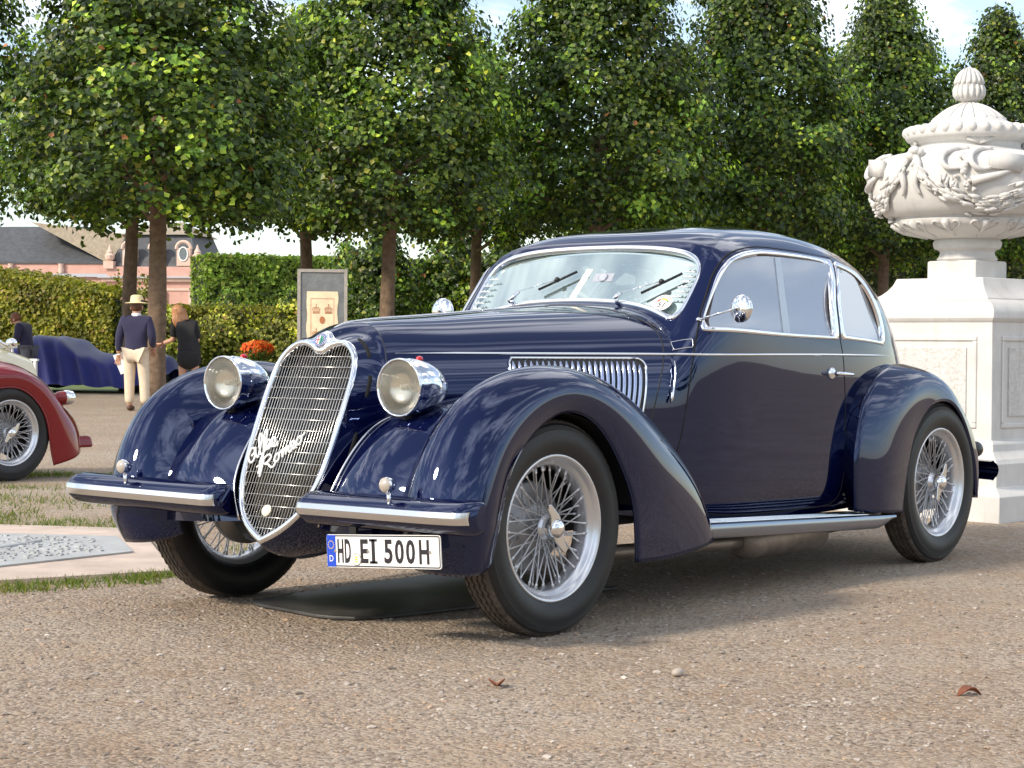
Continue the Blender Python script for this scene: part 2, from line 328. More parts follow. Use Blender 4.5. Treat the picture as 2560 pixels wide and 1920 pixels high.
def pebbles():
    rng = np.random.default_rng(5); f = np.array([math.cos(_a), math.sin(_a)]); r = np.array([math.sin(_a), -math.cos(_a)])
    N = 60000; d = np.sqrt(rng.uniform(3.4**2, 8.6**2, N)); l = rng.uniform(-.30, .30, N) * d
    keep = rng.uniform(size=N) < np.clip((9.4 - d) / 4.0, .15, 1); d, l = d[keep], l[keep]; n = len(d)
    P = CAM[:2] + f * d[:, None] + r * l[:, None]
    # stones gather in loose drifts
    den = np.sin(P[:, 0] * 3.1 + 1.3 * np.sin(P[:, 1] * 2.2)) * np.sin(P[:, 1] * 3.7 + 1.1 * np.cos(P[:, 0] * 1.7)); keep = rng.uniform(size=n) < .72 + .28 * den; P = P[keep]; n = len(P)
    s = np.clip(rng.lognormal(math.log(.0031), .50, n), .0014, .013)
    base = np.array([(1, 0, 0), (0, 1, 0), (-1, 0, 0), (0, -1, 0), (.72, .72, .55), (-.72, .72, .55), (-.72, -.72, .55), (.72, -.72, .55), (0, 0, .85)])
    V = base[None] * (1 + rng.uniform(-.22, .22, (n, 9, 3))); ang = rng.uniform(0, 2 * PI, n); el = rng.uniform(.65, 1.3, n)
    x = V[..., 0] * el[:, None]; y = V[..., 1]; c, q = np.cos(ang)[:, None], np.sin(ang)[:, None]; V = np.stack([x * c - y * q, x * q + y * c, V[..., 2] * .8], -1) * s[:, None, None]
    V[..., :2] += P[:, None]; V[..., 2] -= (.0006)
    Fb = np.array([(0, 4, 3 + 4), (0, 1, 4), (1, 5, 4), (1, 2, 5), (2, 6, 5), (2, 3, 6), (3, 7, 6), (3, 0, 7), (4, 5, 8), (5, 6, 8), (6, 7, 8), (7, 4, 8)])
    F = (Fb[None] + (np.arange(n) * 9)[:, None, None]).reshape(-1, 3)
    pal = np.array([(.30, .25, .205), (.38, .33, .29), (.25, .20, .165), (.44, .39, .34), (.36, .26, .19), (.20, .165, .13), (.54, .49, .43), (.42, .30, .20)]); cc = pal[rng.choice(8, n, p=[.25, .18, .22, .08, .13, .1, .01, .03])] * rng.uniform(.8, 1.15, (n, 1))
    o = np_obj('loose_gravel', V.reshape(-1, 3), F, M['pebble'], smooth=False); col_attr(o.data, np.repeat(cc, 9, 0)); tag(o, 'loose brown and grey gravel stones in the foreground', 'gravel', kind='stuff')
pebbles()
# stone slab let into the ground, with a grey cast relief
M['slab'] = mat('pink_sandstone_slab', (.52, .42, .35), .85, noise=.22, nscale=3, bump=.15, bscale=60)
M['relief'] = mat('cast_grey_relief', (.40, .41, .41), .6, metal=.1, noise=.15, nscale=6, bump=.1, bscale=80)
slab = empty('relief_plaque', (.35, 2.6, 0)); tag(slab, 'pink stone slab in the ground carrying a grey cast town relief', 'plaque')
sp_ = [(.30, 1.50), (1.42, 3.05), (.55, 4.75), (-1.55, 4.6), (-1.75, 2.25)]
MB().prism([(x - .35, y - 2.6) for x, y in sp_], .018).build('slab', M['slab'], slab, smooth=False)
rp = [(.62, 2.15), (1.02, 2.75), (.45, 3.75), (-.9, 3.9), (-1.2, 2.6), (-.28, 2.12)]
rl_ = MB().prism([(x - .35, y - 2.6) for x, y in rp], .008, Matrix.Translation((0, 0, .019))).build('relief_plate', M['relief'], slab, smooth=False)
rng = random.Random(4); cr_ = MB()
for k in range(1300):
    x, y = rng.uniform(-1.1, .9), rng.uniform(2.25, 3.6)
    if not inside(np.array([[x, y]]), np.array(rp) * .86 + np.array([.02, .40]))[0]: continue
    w = rng.uniform(.010, .030); cr_.box((x - .35, y - 2.6, .028), (w, rng.uniform(.010, .022), rng.uniform(.004, .012)), rng.choice((.3, .3, 1.87, .8)))
for (x, y, L_, a) in ((.1, 2.62, .5, .35), (-.3, 2.8, .6, .35), (.45, 2.75, .3, .35), (.2, 3.0, .5, .3), (-.5, 3.1, .5, .4)):
    cr_.tube([(x - .35 - L_ / 2 * math.cos(a), y - 2.6 - L_ / 2 * math.sin(a), .028), (x - .35 + L_ / 2 * math.cos(a), y - 2.6 + L_ / 2 * math.sin(a), .028)], .012, 8)
tag(cr_.build('relief_town', M['relief'], slab, smooth=False), kind='stuff')
# drip mat under the engine
M['mat'] = mat('stained_rubber_mat', (.050, .048, .046), .45, noise=.8, nscale=4, bump=.08, bscale=40)
mo = np.array([(-.245, .10), (-.235, .02), (-.20, -.05), (-.10, -.10), (.3, -.17), (1.15, -.25), (1.25, .60), (.5, .60), (.0, .575), (-.12, .56), (-.155, .53), (-.185, .47)])
MBm = MB().prism([(x, y) for x, y in mo], .012, Matrix.Translation((0, 0, .004))); dm = MBm.build('drip_mat', M['mat'], smooth=False); bevel(dm, .003, 2); tag(dm, 'dark stained rubber drip mat lying under the blue car', 'mat')
# a few fallen leaves and a stone
M['dry_leaf'] = mat('dry_leaf', (.22, .07, .03), .6, noise=.3, nscale=40)
def fallen(x, y, rz, s, label):
    G = []
    for i in range(7):
        u = i / 6; w = .022 * math.sin(PI * u**.8) * s + .0015; cz = .006 + .012 * math.sin(u * 4 + rz); G.append([(u * .085 * s, -w, cz + w * .5), (u * .085 * s, 0, cz - .003), (u * .085 * s, w, cz + w * .5)])
    o = MB().grid(G).build('fallen_leaf', M['dry_leaf']); o.location = (x, y, 0); o.rotation_euler = (0, 0, rz); m_ = o.modifiers.new('t', 'SOLIDIFY'); m_.thickness = .001; tag(o, label, 'leaf', 'fallen leaves on the gravel')
fallen(-.918, -1.299, .7, 1.05, 'flat russet fallen leaf on gravel in front of the near wheel'); fallen(-.127, -2.362, -.6, .9, 'curled dark red fallen leaf on gravel at lower right')
pb_ = MB().ell((0, 0, .012), (.026, .017, .013), 10, 7); po = pb_.build('stone', mat('pale_stone', (.42, .36, .31), .8, noise=.2, nscale=40)); po.location = (-.386, -1.572, 0); tag(po, 'single larger pale stone lying on the gravel', 'stone')
# ================================================================== the dark blue coupe
# car space is world space: x runs to the rear from the front axle, y to the car's right, z up
ZC = pch([-.5, 2.6, 3.2, 3.75], [.72, .72, .62, .42])
WL = nspl([-.3, 0, .3, .6, .95, 1.15, 1.35, 1.6, 2.0, 2.4, 2.8, 3.1, 3.4, 3.6, 3.74], [.285, .358, .437, .522, .617, .668, .694, .701, .703, .690, .627, .53, .41, .30, .16])
TL = nspl([-.3, -.188, .134, .448, .99, 1.2, 1.4], [1.055, 1.075, 1.102, 1.124, 1.16, 1.172, 1.18])
NL = nspl([-.3, .3, .95, 1.4], [2.2, 2.5, 2.75, 2.8])
_gs = nspl([1.325, 1.36, 1.40, 1.46, 1.55, 1.68, 1.85, 2.1, 2.4, 2.7, 2.95, 3.15, 3.35, 3.55, 3.68, 3.75], [1.395, 1.4285, 1.4490, 1.4695, 1.4895, 1.5090, 1.5245, 1.5310, 1.515, 1.466, 1.375, 1.258, 1.105, .91, .72, .5])
def GT(x): return np.where(x < 1.325, 1.395 + 1.30 * (x - 1.325), _gs(np.maximum(x, 1.325)))
NG = nspl([1.0, 1.3, 1.6, 1.95, 2.3, 2.6, 2.85, 3.1, 3.4, 3.8], [6.2, 5.6, 4.4, 3.6, 3.35, 3.2, 2.9, 2.45, 2.2, 2.1])
def sel(th, a, b, n): return ((np.abs(np.sin(th)) / a)**n + (np.abs(np.cos(th)) / np.maximum(b, 1e-3))**n)**(-1 / n)
def body_r(x, th):
    zc = ZC(x); a = WL(x); up = np.cos(th) > 0; xm = np.minimum(x, 1.4)
    dn = sel(th, a, zc - .15, np.full_like(x, 4.5))
    rl = np.where(up, sel(th, a, TL(xm) - zc, NL(xm)), dn)
    rg = np.where(up, sel(th, a, np.maximum(GT(x) - zc, .02), NG(x)), dn)
    kk = np.clip((np.cos(th) - .45) / .35, 0, 1); k = .002 + .03 * kk * kk * (3 - 2 * kk); h = np.clip(.5 + .5 * (rg - rl) / k, 0, 1); sm = rl * (1 - h) + rg * h + k * h * (1 - h)
    w = np.clip((x - 1.36) / .12, 0, 1); w = w * w * (3 - 2 * w); sm = sm * (1 - w) + rg * w; sm = np.where(up, sm, dn)
    w0 = np.clip((x - .92) / .19, 0, 1); w0 = w0 * w0 * (3 - 2 * w0)
    return rl * (1 - w0) + sm * w0
def SF(x, th):
    x = np.asarray(x, float); th = np.asarray(th, float); x, th = np.broadcast_arrays(x, th)
    r = body_r(x, th); return np.stack([x, r * np.sin(th), ZC(x) + r * np.cos(th)], -1)
def SN(x, th):
    e = 2e-3; du = SF(x + e, th) - SF(x - e, th); dv = SF(x, th + e) - SF(x, th - e)
    n = np.cross(dv, du); n /= np.linalg.norm(n, axis=-1, keepdims=True) + 1e-12
    out = SF(x, th) - np.stack([np.asarray(x, float), 0 * np.asarray(x, float), ZC(x)], -1)
    s = np.sign((n * out).sum(-1, keepdims=True)); return n * np.where(s == 0, 1, s)
def on_body(uv, off=0.0):
    uv = np.asarray(uv, float); return SF(uv[:, 0], uv[:, 1]) + off * SN(uv[:, 0], uv[:, 1])
def th_z(x, z, side=-1):
    """angle on the side of the car at height z"""
    x = np.asarray(x, float); lo = np.full_like(x, 0.3); hi = np.full_like(x, 2.2)
    for _ in range(40):
        m = (lo + hi) / 2; zz_ = SF(x, m)[..., 2]; lo = np.where(zz_ > z, m, lo); hi = np.where(zz_ > z, hi, m)
    return side * (lo + hi) / 2
D2R = PI / 180; VS = 0.65
def loop_deg(pts): a = np.asarray(pts, float).copy(); a[:, 1] *= D2R; return a
def mirror_loop(L): m = L.copy(); m[:, 1] *= -1; return m[::-1]
def patch(name, outer, holes, m, parent, step=.016, off=0.0, refine=None, thick=0.0):
    """a panel of the body surface bounded by a loop of (x, angle), with holes"""
    sc = np.array([1.0, VS]); loops = [polyline(l * sc, step * .8, True) for l in [outer] + list(holes)]
    O = loops[0]; lo, hi = O.min(0), O.max(0)
    gx = np.arange(lo[0], hi[0], step)
    if refine: gx = np.unique(np.r_[gx, np.arange(max(lo[0], refine[0]), min(hi[0], refine[1]), step * .4)].round(5))
    gy = np.arange(lo[1], hi[1], step); gy = np.unique(np.r_[gy[gy < -1e-6], gy[gy > 1e-6]])
    G = np.stack(np.meshgrid(gx, gy, indexing='ij'), -1).reshape(-1, 2)
    k = inside(G, O)
    for l in loops[1:]: k &= ~inside(G, l)
    G = G[k]; B = np.vstack(loops); keep = np.ones(len(G), bool)
    for i in range(0, len(G), 2000):
        d = np.min(np.abs(G[i:i + 2000, None, 0] - B[None, :, 0])**2 + np.abs(G[i:i + 2000, None, 1] - B[None, :, 1])**2, axis=1); keep[i:i + 2000] = d > (step * .45)**2
    G = G[keep]
    pts = [Vector(p) for p in np.vstack([B, G])]; ed = []; o = 0
    for l in loops: n = len(l); ed += [(o + i, o + (i + 1) % n) for i in range(n)]; o += n
    vv, ee, ff, *_ = delaunay_2d_cdt(pts, ed, [], 0, 1e-7)
    P = np.array([tuple(v) for v in vv]); T = np.array([f for f in ff if len(f) == 3], int); c = P[T].mean(1)
    k = inside(c, O)
    for l in loops[1:]: k &= ~inside(c, l)
    T = T[k]; u, t = P[:, 0], P[:, 1] / VS
    N = SN(u, t); X = SF(u, t) + off * N
    a = X[T]; fl = (np.cross(a[:, 1] - a[:, 0], a[:, 2] - a[:, 0]) * N[T].mean(1)).sum(1) < 0; T[fl] = T[fl][:, ::-1]
    used = np.unique(T); re = -np.ones(len(P), int); re[used] = np.arange(len(used)); T = re[T]; X = X[used]; N = N[used]
    me = mesh_np(name, X, T); me.normals_split_custom_set_from_vertices([tuple(n) for n in N])
    ob = finish(name, me, m, parent, smooth=False)
    if thick:
        s = ob.modifiers.new('sheet', 'SOLIDIFY'); s.thickness = thick; s.offset = -1; s.use_rim = True
    return ob
def bead(name, uv, r, m, parent, off=0.0, closed=False, n=8, taper=False):
    P = on_body(uv, off); rr = r
    if taper: rr = r * np.clip(np.minimum(np.linspace(0, 12, len(P)), np.linspace(12, 0, len(P))), .15, 1)
    return MB().tube(P, rr, n, closed).build(name, m, parent)

def ring_trim(name, IN, OUT, m, parent, h=.007):
    rows = []
    for w, off in ((-.02, -.010), (0, .0), (.10, h * .75), (.3, h), (.7, h), (.9, h * .75), (1, .0), (1.02, -.010)):
        L = IN * (1 - w) + OUT * w; P = on_body(L, off); rows.append(np.vstack([P, P[:1]]))
    return MB().grid(rows).build(name, m, parent)
def fit_pane(name, loop, m, parent, off=-.012):
    P = on_body(loop, off); Q = np.stack([np.ones(len(P)), P[:, 0], P[:, 2], 0 * P[:, 2], 0 * P[:, 0]], 1); k = np.linalg.lstsq(Q, P[:, 1], rcond=None)[0]
    B = polyline(P[:, [0, 2]], .02, True); lo, hi = B.min(0), B.max(0); G = np.stack(np.meshgrid(np.arange(lo[0], hi[0], .03), np.arange(lo[1], hi[1], .03), indexing='ij'), -1).reshape(-1, 2); G = G[inside(G, B)]
    G = np.array([g for g in G if np.min(np.sum((B - g)**2, 1)) > .012**2]); A = np.vstack([B, G]); vv, ee, ff, *_ = delaunay_2d_cdt([Vector(a) for a in A], [(i, (i + 1) % len(B)) for i in range(len(B))], [], 0, 1e-7)
    A = np.array([tuple(v) for v in vv]); T = np.array([f for f in ff if len(f) == 3]); T = T[inside(A[T].mean(1), B)]; y = k[0] + k[1] * A[:, 0] + k[2] * A[:, 1] + k[3] * A[:, 1]**2 + k[4] * A[:, 0]**2
    o = np_obj(name, np.stack([A[:, 0], y, A[:, 1]], 1), T, m, parent)
    E0 = on_body(loop, .001); E1 = np.stack([P[:, 0], k[0] + k[1] * P[:, 0] + k[2] * P[:, 2], P[:, 2]], 1); MB().grid([np.vstack([E0, E0[:1]]), np.vstack([E1, E1[:1]])]).build('glass_channel', M['channel'], parent)
    o['k'] = [float(a) for a in k[:3]]; return o
car = empty('vintage_coupe'); tag(car, 'dark blue vintage coupe with tall chrome grille parked on gravel', 'car')
M['divider'] = mat('divider_strip', (.50, .56, .62), .35, metal=.3)
M['channel'] = mat('window_channel', (.05, .035, .03), .6)
M['chrome_trim'] = mat('bright_trim', (.86, .87, .90), .12, metal=1.0)
# --- openings (x, degrees); near side is negative
WIN_IN = curve([(1.175, -58.9), (1.215, -55.1), (1.284, -50.0), (1.343, -46.9), (1.43, -44.6), (1.62, -42.3), (1.842, -41.4), (2.10, -41.3), (2.215, -41.9)], 60)
WIN_IN = np.vstack([WIN_IN, curve([(2.222, -42.4), (2.157, -50.0), (2.118, -57.5), (2.113, -63.6)], 24), curve([(2.10, -64.7), (1.743, -64.2), (1.422, -63.2), (1.20, -61.6), (1.178, -60.7)], 40)])
WIN_OUT = curve([(1.152, -60.5), (1.191, -56.2), (1.266, -49.7), (1.33, -45.8), (1.44, -43.0), (1.62, -40.6), (1.842, -39.7), (2.10, -39.7), (2.325, -39.6)], 60)
WIN_OUT = np.vstack([WIN_OUT, curve([(2.322, -40.2), (2.185, -52.5), (2.160, -57.5), (2.155, -64.6)], 24), curve([(2.150, -65.9), (1.743, -65.4), (1.422, -64.6), (1.19, -63.0), (1.148, -61.9)], 40)])
Q_IN = np.vstack([curve([(2.345, -41.9), (2.453, -42.8), (2.556, -46.3), (2.606, -52.5), (2.628, -60.5), (2.618, -63.6)], 40), curve([(2.60, -64.8), (2.379, -64.6), (2.222, -64.2)], 20), curve([(2.205, -63.2), (2.203, -57.0), (2.245, -50.5), (2.325, -42.6)], 24)])
Q_OUT = np.vstack([curve([(2.362, -39.8), (2.50, -40.3), (2.615, -44.3), (2.655, -52.0), (2.672, -60.5), (2.655, -64.6)], 40), curve([(2.632, -66.2), (2.384, -66.0), (2.19, -65.7)], 20), curve([(2.178, -64.8), (2.182, -57.0), (2.212, -51.0), (2.335, -40.6)], 24)])
DOOR = np.vstack([curve([(.958, -114), (.975, -108), (1.003, -101), (1.028, -93.3), (1.057, -80.1), (1.095, -67.9), (1.134, -61.7)], 40), curve([(1.178, -56.0), (1.258, -49.0), (1.322, -45.0), (1.43, -42.0), (1.62, -39.4), (1.842, -38.5), (2.10, -38.5), (2.338, -38.5)], 60),
    curve([(2.332, -39.8), (2.195, -52.0), (2.170, -57.5), (2.166, -65.5), (2.182, -70.0), (2.2, -82), (2.208, -93.3), (2.211, -108), (2.203, -115), (2.18, -119.5), (2.13, -121.3)], 70), curve([(2.05, -121.6), (1.6, -121.6), (1.2, -120.8), (1.0, -119.8), (.96, -117.5)], 40)])
for L in (WIN_IN, WIN_OUT, Q_IN, Q_OUT, DOOR): L[:, 1] *= D2R
def ws_loop(g):
    half = [(0, 1.4245), (.15, 1.422), (.3, 1.4135), (.42, 1.4035), (.5, 1.392), (.556, 1.37), (.588, 1.328), (.596, 1.27), (.594, 1.2), (.585, 1.158), (.562, 1.128), (.525, 1.117), (.45, 1.13), (.3, 1.157), (.15, 1.168), (0, 1.172)]
    a = np.array(half + [(-y, z) for y, z in half[-2:0:-1]]); c = curve(a, 150, True)
    nrm = np.roll(c, -1, 0) - np.roll(c, 1, 0); nrm = np.stack([-nrm[:, 1], nrm[:, 0]], 1); nrm /= np.linalg.norm(nrm, axis=1, keepdims=True)
    if ((c - [0, 1.28]) * nrm).sum() < 0: nrm = -nrm
    c = c - nrm * g
    return np.stack([1.325 + (c[:, 1] - 1.395) / 1.30, np.arctan2(c[:, 0], c[:, 1] - .72)], 1)
WS_OUT, WS_IN = ws_loop(0.0), ws_loop(0.021)
_sx = nspl(np.radians([-124, -100, -84.4, -74.6, -66.4, -59, -52.7, -44.5, -31.2, 0]), [.82, .85, .892, .935, .985, 1.022, 1.038, 1.032, 1.008, .99])
def seam_x(t): return _sx(-np.abs(t))
_fx = nspl(np.radians([0, 10, 28, 52, 75, 100, 124]), [-.16, -.168, -.20, -.255, -.27, -.25, -.2])
def nose_x(t): return _fx(np.abs(t))
tt = np.linspace(-124, 124, 120) * D2R
SEAM = np.stack([seam_x(tt), tt], 1); NOSE = np.stack([nose_x(tt), tt], 1)
hood_loop = np.vstack([NOSE, SEAM[::-1] - [.003, 0]])
body_loop = np.vstack([SEAM + [.003, 0], np.stack([np.full(40, 3.735), np.linspace(124, -124, 40) * D2R], 1)])
hood = patch('bonnet', hood_loop, [], M['paint'], car, .018)
body = patch('body_shell', body_loop, [WS_OUT * [1, 1] + [0, 0], DOOR, mirror_loop(DOOR), Q_OUT * 1.0, mirror_loop(Q_OUT)], M['paint'], car, .018, refine=(1.02, 1.56))
tail_cap = MB(); _tc = SF(np.full(40, 3.735), np.linspace(124, -124, 40) * D2R); tail_cap.add(list(_tc) + [(3.79, 0, .34)], [(i, i + 1, 40) for i in range(39)]); tail_cap.build('tail_panel', M['paint'], car)
bead('bonnet_seam', SEAM, .0042, M['black'], car, -.002)
bead('shell_seam', NOSE, .003, M['black'], car, -.0025)
for sgn in (-1, 1):
    f = (lambda L: L) if sgn < 0 else mirror_loop
    ins = DOOR.copy(); c0 = np.array([1.65, -85 * D2R]); ins = c0 + (ins - c0) * [.9945, .9935]
    dr = patch('door', f(ins), [f(WIN_OUT)], M['paint'], car, .018, refine=(1.02, 1.56))
    bead('door_gap', f(DOOR), .0042, M['matt_black'], car, -.002, closed=True, n=6)
    ring_trim('window_trim', f(WIN_IN), f(WIN_OUT), M['chrome_trim'], dr)
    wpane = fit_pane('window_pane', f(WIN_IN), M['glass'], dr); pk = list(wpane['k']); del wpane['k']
    ring_trim('quarter_trim', f(Q_IN), f(Q_OUT), M['chrome_trim'], car)
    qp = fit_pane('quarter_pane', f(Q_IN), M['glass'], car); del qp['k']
    # sliding pane edge: a clear strip across the door window
    if sgn < 0:
        dv_ = MB()
        for o_ in (.004, .010): pass
        q4 = [(1.775, 1.375), (1.820, 1.375), (1.765, 1.045), (1.712, 1.045)]; dv_.add([(x, pk[0] + pk[1] * x + pk[2] * z - .004, z) for x, z in q4] + [(x, pk[0] + pk[1] * x + pk[2] * z + .002, z) for x, z in q4], [(0, 1, 2, 3), (7, 6, 5, 4), (0, 4, 5, 1), (1, 5, 6, 2), (2, 6, 7, 3), (3, 7, 4, 0)]); dv_.build('glass_divider', M['divider'], dr, smooth=False)
    # belt moulding
    bx_ = np.linspace(-.20, 2.72, 160); bead('belt_moulding', np.stack([bx_, th_z(bx_, .967 - .006 * np.clip((bx_ - 2.0), 0, 1), sgn)], 1), .0055, M['chrome'], car, .0015, taper=True)
    # door handle: escutcheon and lever
    hx = 2.075; hth = th_z(np.array(hx), .886, sgn); P = SF(hx, hth); N = SN(np.array(hx), hth)
    h = MB(); Rm = Vector(N).to_track_quat('Z', 'Y').to_matrix()
    V0 = MB().lathe([(.0, .016), (.012, .017), (.024, .012), (.029, .002), (.029, -.004)], n=20)
    h.add([Vector(P) + Rm @ Vector((v[0] * .85, v[1], v[2])) for v in V0.v], V0.f)
    q = [P + N * .014, P + N * .040 + np.array([.0, 0, 0]), P + N * .046 + np.array([.03, 0, -.002]), P + N * .044 + np.array([.075, 0, -.004]), P + N * .036 + np.array([.128, 0, -.006])]
    h.tube(curve(q, 18), list(np.r_[np.full(6, .0085), np.linspace(.0095, .0075, 12)]), 10); h.build('door_handle', M['chrome'], dr)
    # windscreen-pillar flap (semaphore) outline on the scuttle
    fl = loop_deg([(1.050, -62.4), (1.104, -64.0), (1.094, -66.6), (1.040, -65.8)]); fl = fl if sgn < 0 else mirror_loop(fl)
    patch('signal_flap', fl, [], M['paint'], car, .01, off=.003); bead('flap_edge', polyline(fl, .006, True), .0018, M['chrome_soft'], car, .003, closed=True, n=6)
    # thin chrome stay on the scuttle side
    az = np.linspace(.935, .78, 8); ax = np.linspace(1.012, .958, 8); an = MB(); ap = [SF(ax[i], th_z(np.array(ax[i]), az[i], sgn)) + SN(np.array(ax[i]), th_z(np.array(ax[i]), az[i], sgn)) * .012 for i in range(8)]
    an.tube(ap, [.0032, .0032, .0032, .0032, .0032, .004, .007, .004], 8); an.ell(ap[6], (.007, .007, .012)); an.build('aerial_stay', M['chrome'], car)
# --- windscreen
ring_trim('windscreen_frame', WS_IN, WS_OUT, M['chrome_trim'], car, .009)
_wp = np.stack([np.sin(WS_IN[:, 1]) / np.cos(WS_IN[:, 1]) * (1.395 + (WS_IN[:, 0] - 1.325) * 1.3 - .72), 1.395 + (WS_IN[:, 0] - 1.325) * 1.3], 1)
_wq = on_body(WS_IN, -.003); _wa = np.stack([np.ones(150), _wq[:, 2], _wq[:, 1]**2, 0 * _wq[:, 1]], 1); _wk = np.linalg.lstsq(_wa, _wq[:, 0], rcond=None)[0]; _wr = []
for w in np.linspace(.02, 1, 14):
    b_ = np.array([0, 1.285]) + (_wq[:, 1:] - [0, 1.285]) * w; x_ = _wk[0] + _wk[1] * b_[:, 1] + _wk[2] * b_[:, 0]**2 + _wk[3] * b_[:, 0]**4 + .014; r_ = np.stack([x_, b_[:, 0], b_[:, 1]], 1); _wr.append(np.vstack([r_, r_[:1]]))
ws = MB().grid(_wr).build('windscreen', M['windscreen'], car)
def ws_pt(y, z, off=0.0):
    uv = np.array([[1.325 + (z - 1.395) / 1.30, math.atan2(y, z - .72)]]); return Vector(on_body(uv, off)[0])
def ws_mat(y, z, off=.004, rot=0.0):
    p = ws_pt(y, z, off); n = Vector((-.793, 0, .61)); u = Vector((0, -1, 0)); v = n.cross(u)
    Mx = Matrix(((u.x, v.x, n.x, p.x), (u.y, v.y, n.y, p.y), (u.z, v.z, n.z, p.z), (0, 0, 0, 1))); return Mx @ Matrix.Rotation(rot, 4, 'Z')
for (y0, z0, yh, zh, ya, za, yb, zb) in ((.305, 1.168, .287, 1.207, .205, 1.227, .045, 1.302), (-.236, 1.160, -.252, 1.195, -.335, 1.207, -.498, 1.300)):
    w = MB(); w.tube([ws_pt(y0, z0, .004), ws_pt(y0, z0, .03)], .010, 10); w.tube([ws_pt(y0 + .012, z0 - .01, .028), ws_pt(yh, zh, .034)], [.011, .0085], 10)
    w.tube([ws_pt(yh, zh, .034), ws_pt((ya + yb) / 2, (za + zb) / 2, .022)], .0026, 6)
    wp = w.build('wiper_arm', M['chrome'], car)
    b = MB(); b.tube([ws_pt(ya, za, .012), ws_pt(yb, zb, .012)], .0055, 6); b.ell(ws_pt((ya + yb) / 2, (za + zb) / 2, .018), (.012, .012, .012)); b.build('wiper_blade', M['black'], wp)
M['tab'] = mat('tab_grey', (.50, .54, .55), .5)
# small slotted vent tabs inside both edges of the screen
for sgn in (-1, 1):
    for i in range(7):
        zz_ = (1.145 + .026 * i) if sgn > 0 else (1.212 + .0215 * i); yy = sgn * (.568 - (.0 if sgn > 0 else .01) - .005 * abs(i - 3.0) * .3) - sgn * (.016 if i > 5 else 0) - sgn * (.012 if i == 0 else 0)
        mb = MB(); Mx = ws_mat(yy - sgn * .03, zz_, .0015)
        mb.prism([(-.026, -.0045), (.026, -.0045), (.026, .0005), (-.026, .0005)], .002, Mx); mb.prism([(-.012, .0005), (-.004, .0005), (-.004, .007), (-.012, .007)], .002, Mx); mb.prism([(.006, .0005), (.014, .0005), (.014, .007), (.006, .007)], .002, Mx)
        mb.build('vent_tab', M['tab'], ws, smooth=False)
def text_mesh(name, s, M4, height, m, parent, xs=1.0, shear=0.0, depth=.0006, bold=0.0, align='CENTER'):
    cu = bpy.data.curves.new(name, 'FONT'); cu.body = s; cu.align_x = align; cu.align_y = 'CENTER'; cu.size = 1.0; cu.extrude = .01; cu.shear = shear; cu.offset = bold; cu.resolution_u = 3
    t = bpy.data.objects.new(name, cu); COL.objects.link(t); bpy.context.view_layer.update()
    me = bpy.data.meshes.new_from_object(t.evaluated_get(bpy.context.evaluated_depsgraph_get())); bpy.data.objects.remove(t)
    k = height / .73; S4 = Matrix.Diagonal((k * xs, k, depth / .02, 1)); me.transform(M4 @ Matrix.Translation((0, 0, depth / 2)) @ S4)
    return finish(name, me, m, parent, smooth=False)
# entrant's round sticker with its number
_st = MB(); Mx = ws_mat(-.455, 1.178, .003); _st.prism([(.047 * math.cos(a), .040 * math.sin(a)) for a in np.linspace(0, 2 * PI, 36, endpoint=False)], .001, Mx)
stk = _st.build('entry_sticker', M['white'], ws, smooth=False)
text_mesh('sticker_number', '51', ws_mat(-.455, 1.169, .0048), .030, M['ink'], stk, shear=.2)
for k_, (a0, a1, r0, r1, mm) in enumerate(((40, 110, .022, .030, 'gold'), (115, 150, .022, .030, 'badge_red'), (20, 38, .022, .030, 'green'))):
    aa = np.radians(np.linspace(a0, a1, 14)); MB().prism([(r1 * math.cos(a) * 1.1, r1 * math.sin(a)) for a in aa] + [(r0 * math.cos(a) * 1.1, r0 * math.sin(a)) for a in aa[::-1]], .0006, ws_mat(-.455, 1.172, .0042)).build('sticker_flash', M[mm], stk, smooth=False)
for k_ in range(26):
    a = rad(-160 + k_ * 13.2 if k_ < 14 else 25 + (k_ - 14) * 11.5); Mx = ws_mat(-.455, 1.178, .0042) @ Matrix.Translation((.041 * math.cos(a), .0345 * math.sin(a), 0)) @ Matrix.Rotation(a - PI / 2, 4, 'Z')
    MB().prism([(-.0022, -.0025), (.0015, -.0025), (.0022, .0025), (-.0015, .0025)], .0005, Mx).build('sticker_print', M['ink'], stk, smooth=False)
# --- cabin
cab = MB(); cab.box((1.29, 0, 1.05), (.16, 1.18, .12)); cab.box((1.36, 0, .9), (.05, 1.2, .26)); bevel(cab.build('dashboard', M['lining'], car, smooth=False), .03, 3)
for s in (-1, 1):
    se_ = MB(); se_.box((1.85, s * .32, .62), (.5, .5, .22)); bevel(se_.build('seat', M['leather'], car, smooth=False), .06, 3)
    sb = MB(); sb.box((2.16, s * .32, .92), (.16, .5, .5), rot=Matrix.Rotation(rad(14), 3, 'Y')); bevel(sb.build('seat_back', M['leather'], car, smooth=False), .06, 4)
rs_ = MB(); rs_.box((2.85, 0, .85), (.18, 1.0, .42), rot=Matrix.Rotation(rad(18), 3, 'Y')); bevel(rs_.build('rear_seat', M['leather'], car, smooth=False), .06, 3)
sw = MB(); Rw = Matrix.Rotation(rad(-65), 3, 'Y'); ring = [Vector((1.47, .33, 1.06)) + Rw @ Vector((.2 * math.cos(a), .2 * math.sin(a), 0)) for a in np.linspace(0, 2 * PI, 40, endpoint=False)]
sw.tube(ring, .011, 8, closed=True)
for a in (0, 2.1, 4.2): sw.tube([Vector((1.47, .33, 1.06)), Vector((1.47, .33, 1.06)) + Rw @ Vector((.2 * math.cos(a), .2 * math.sin(a), 0))], .008, 6)
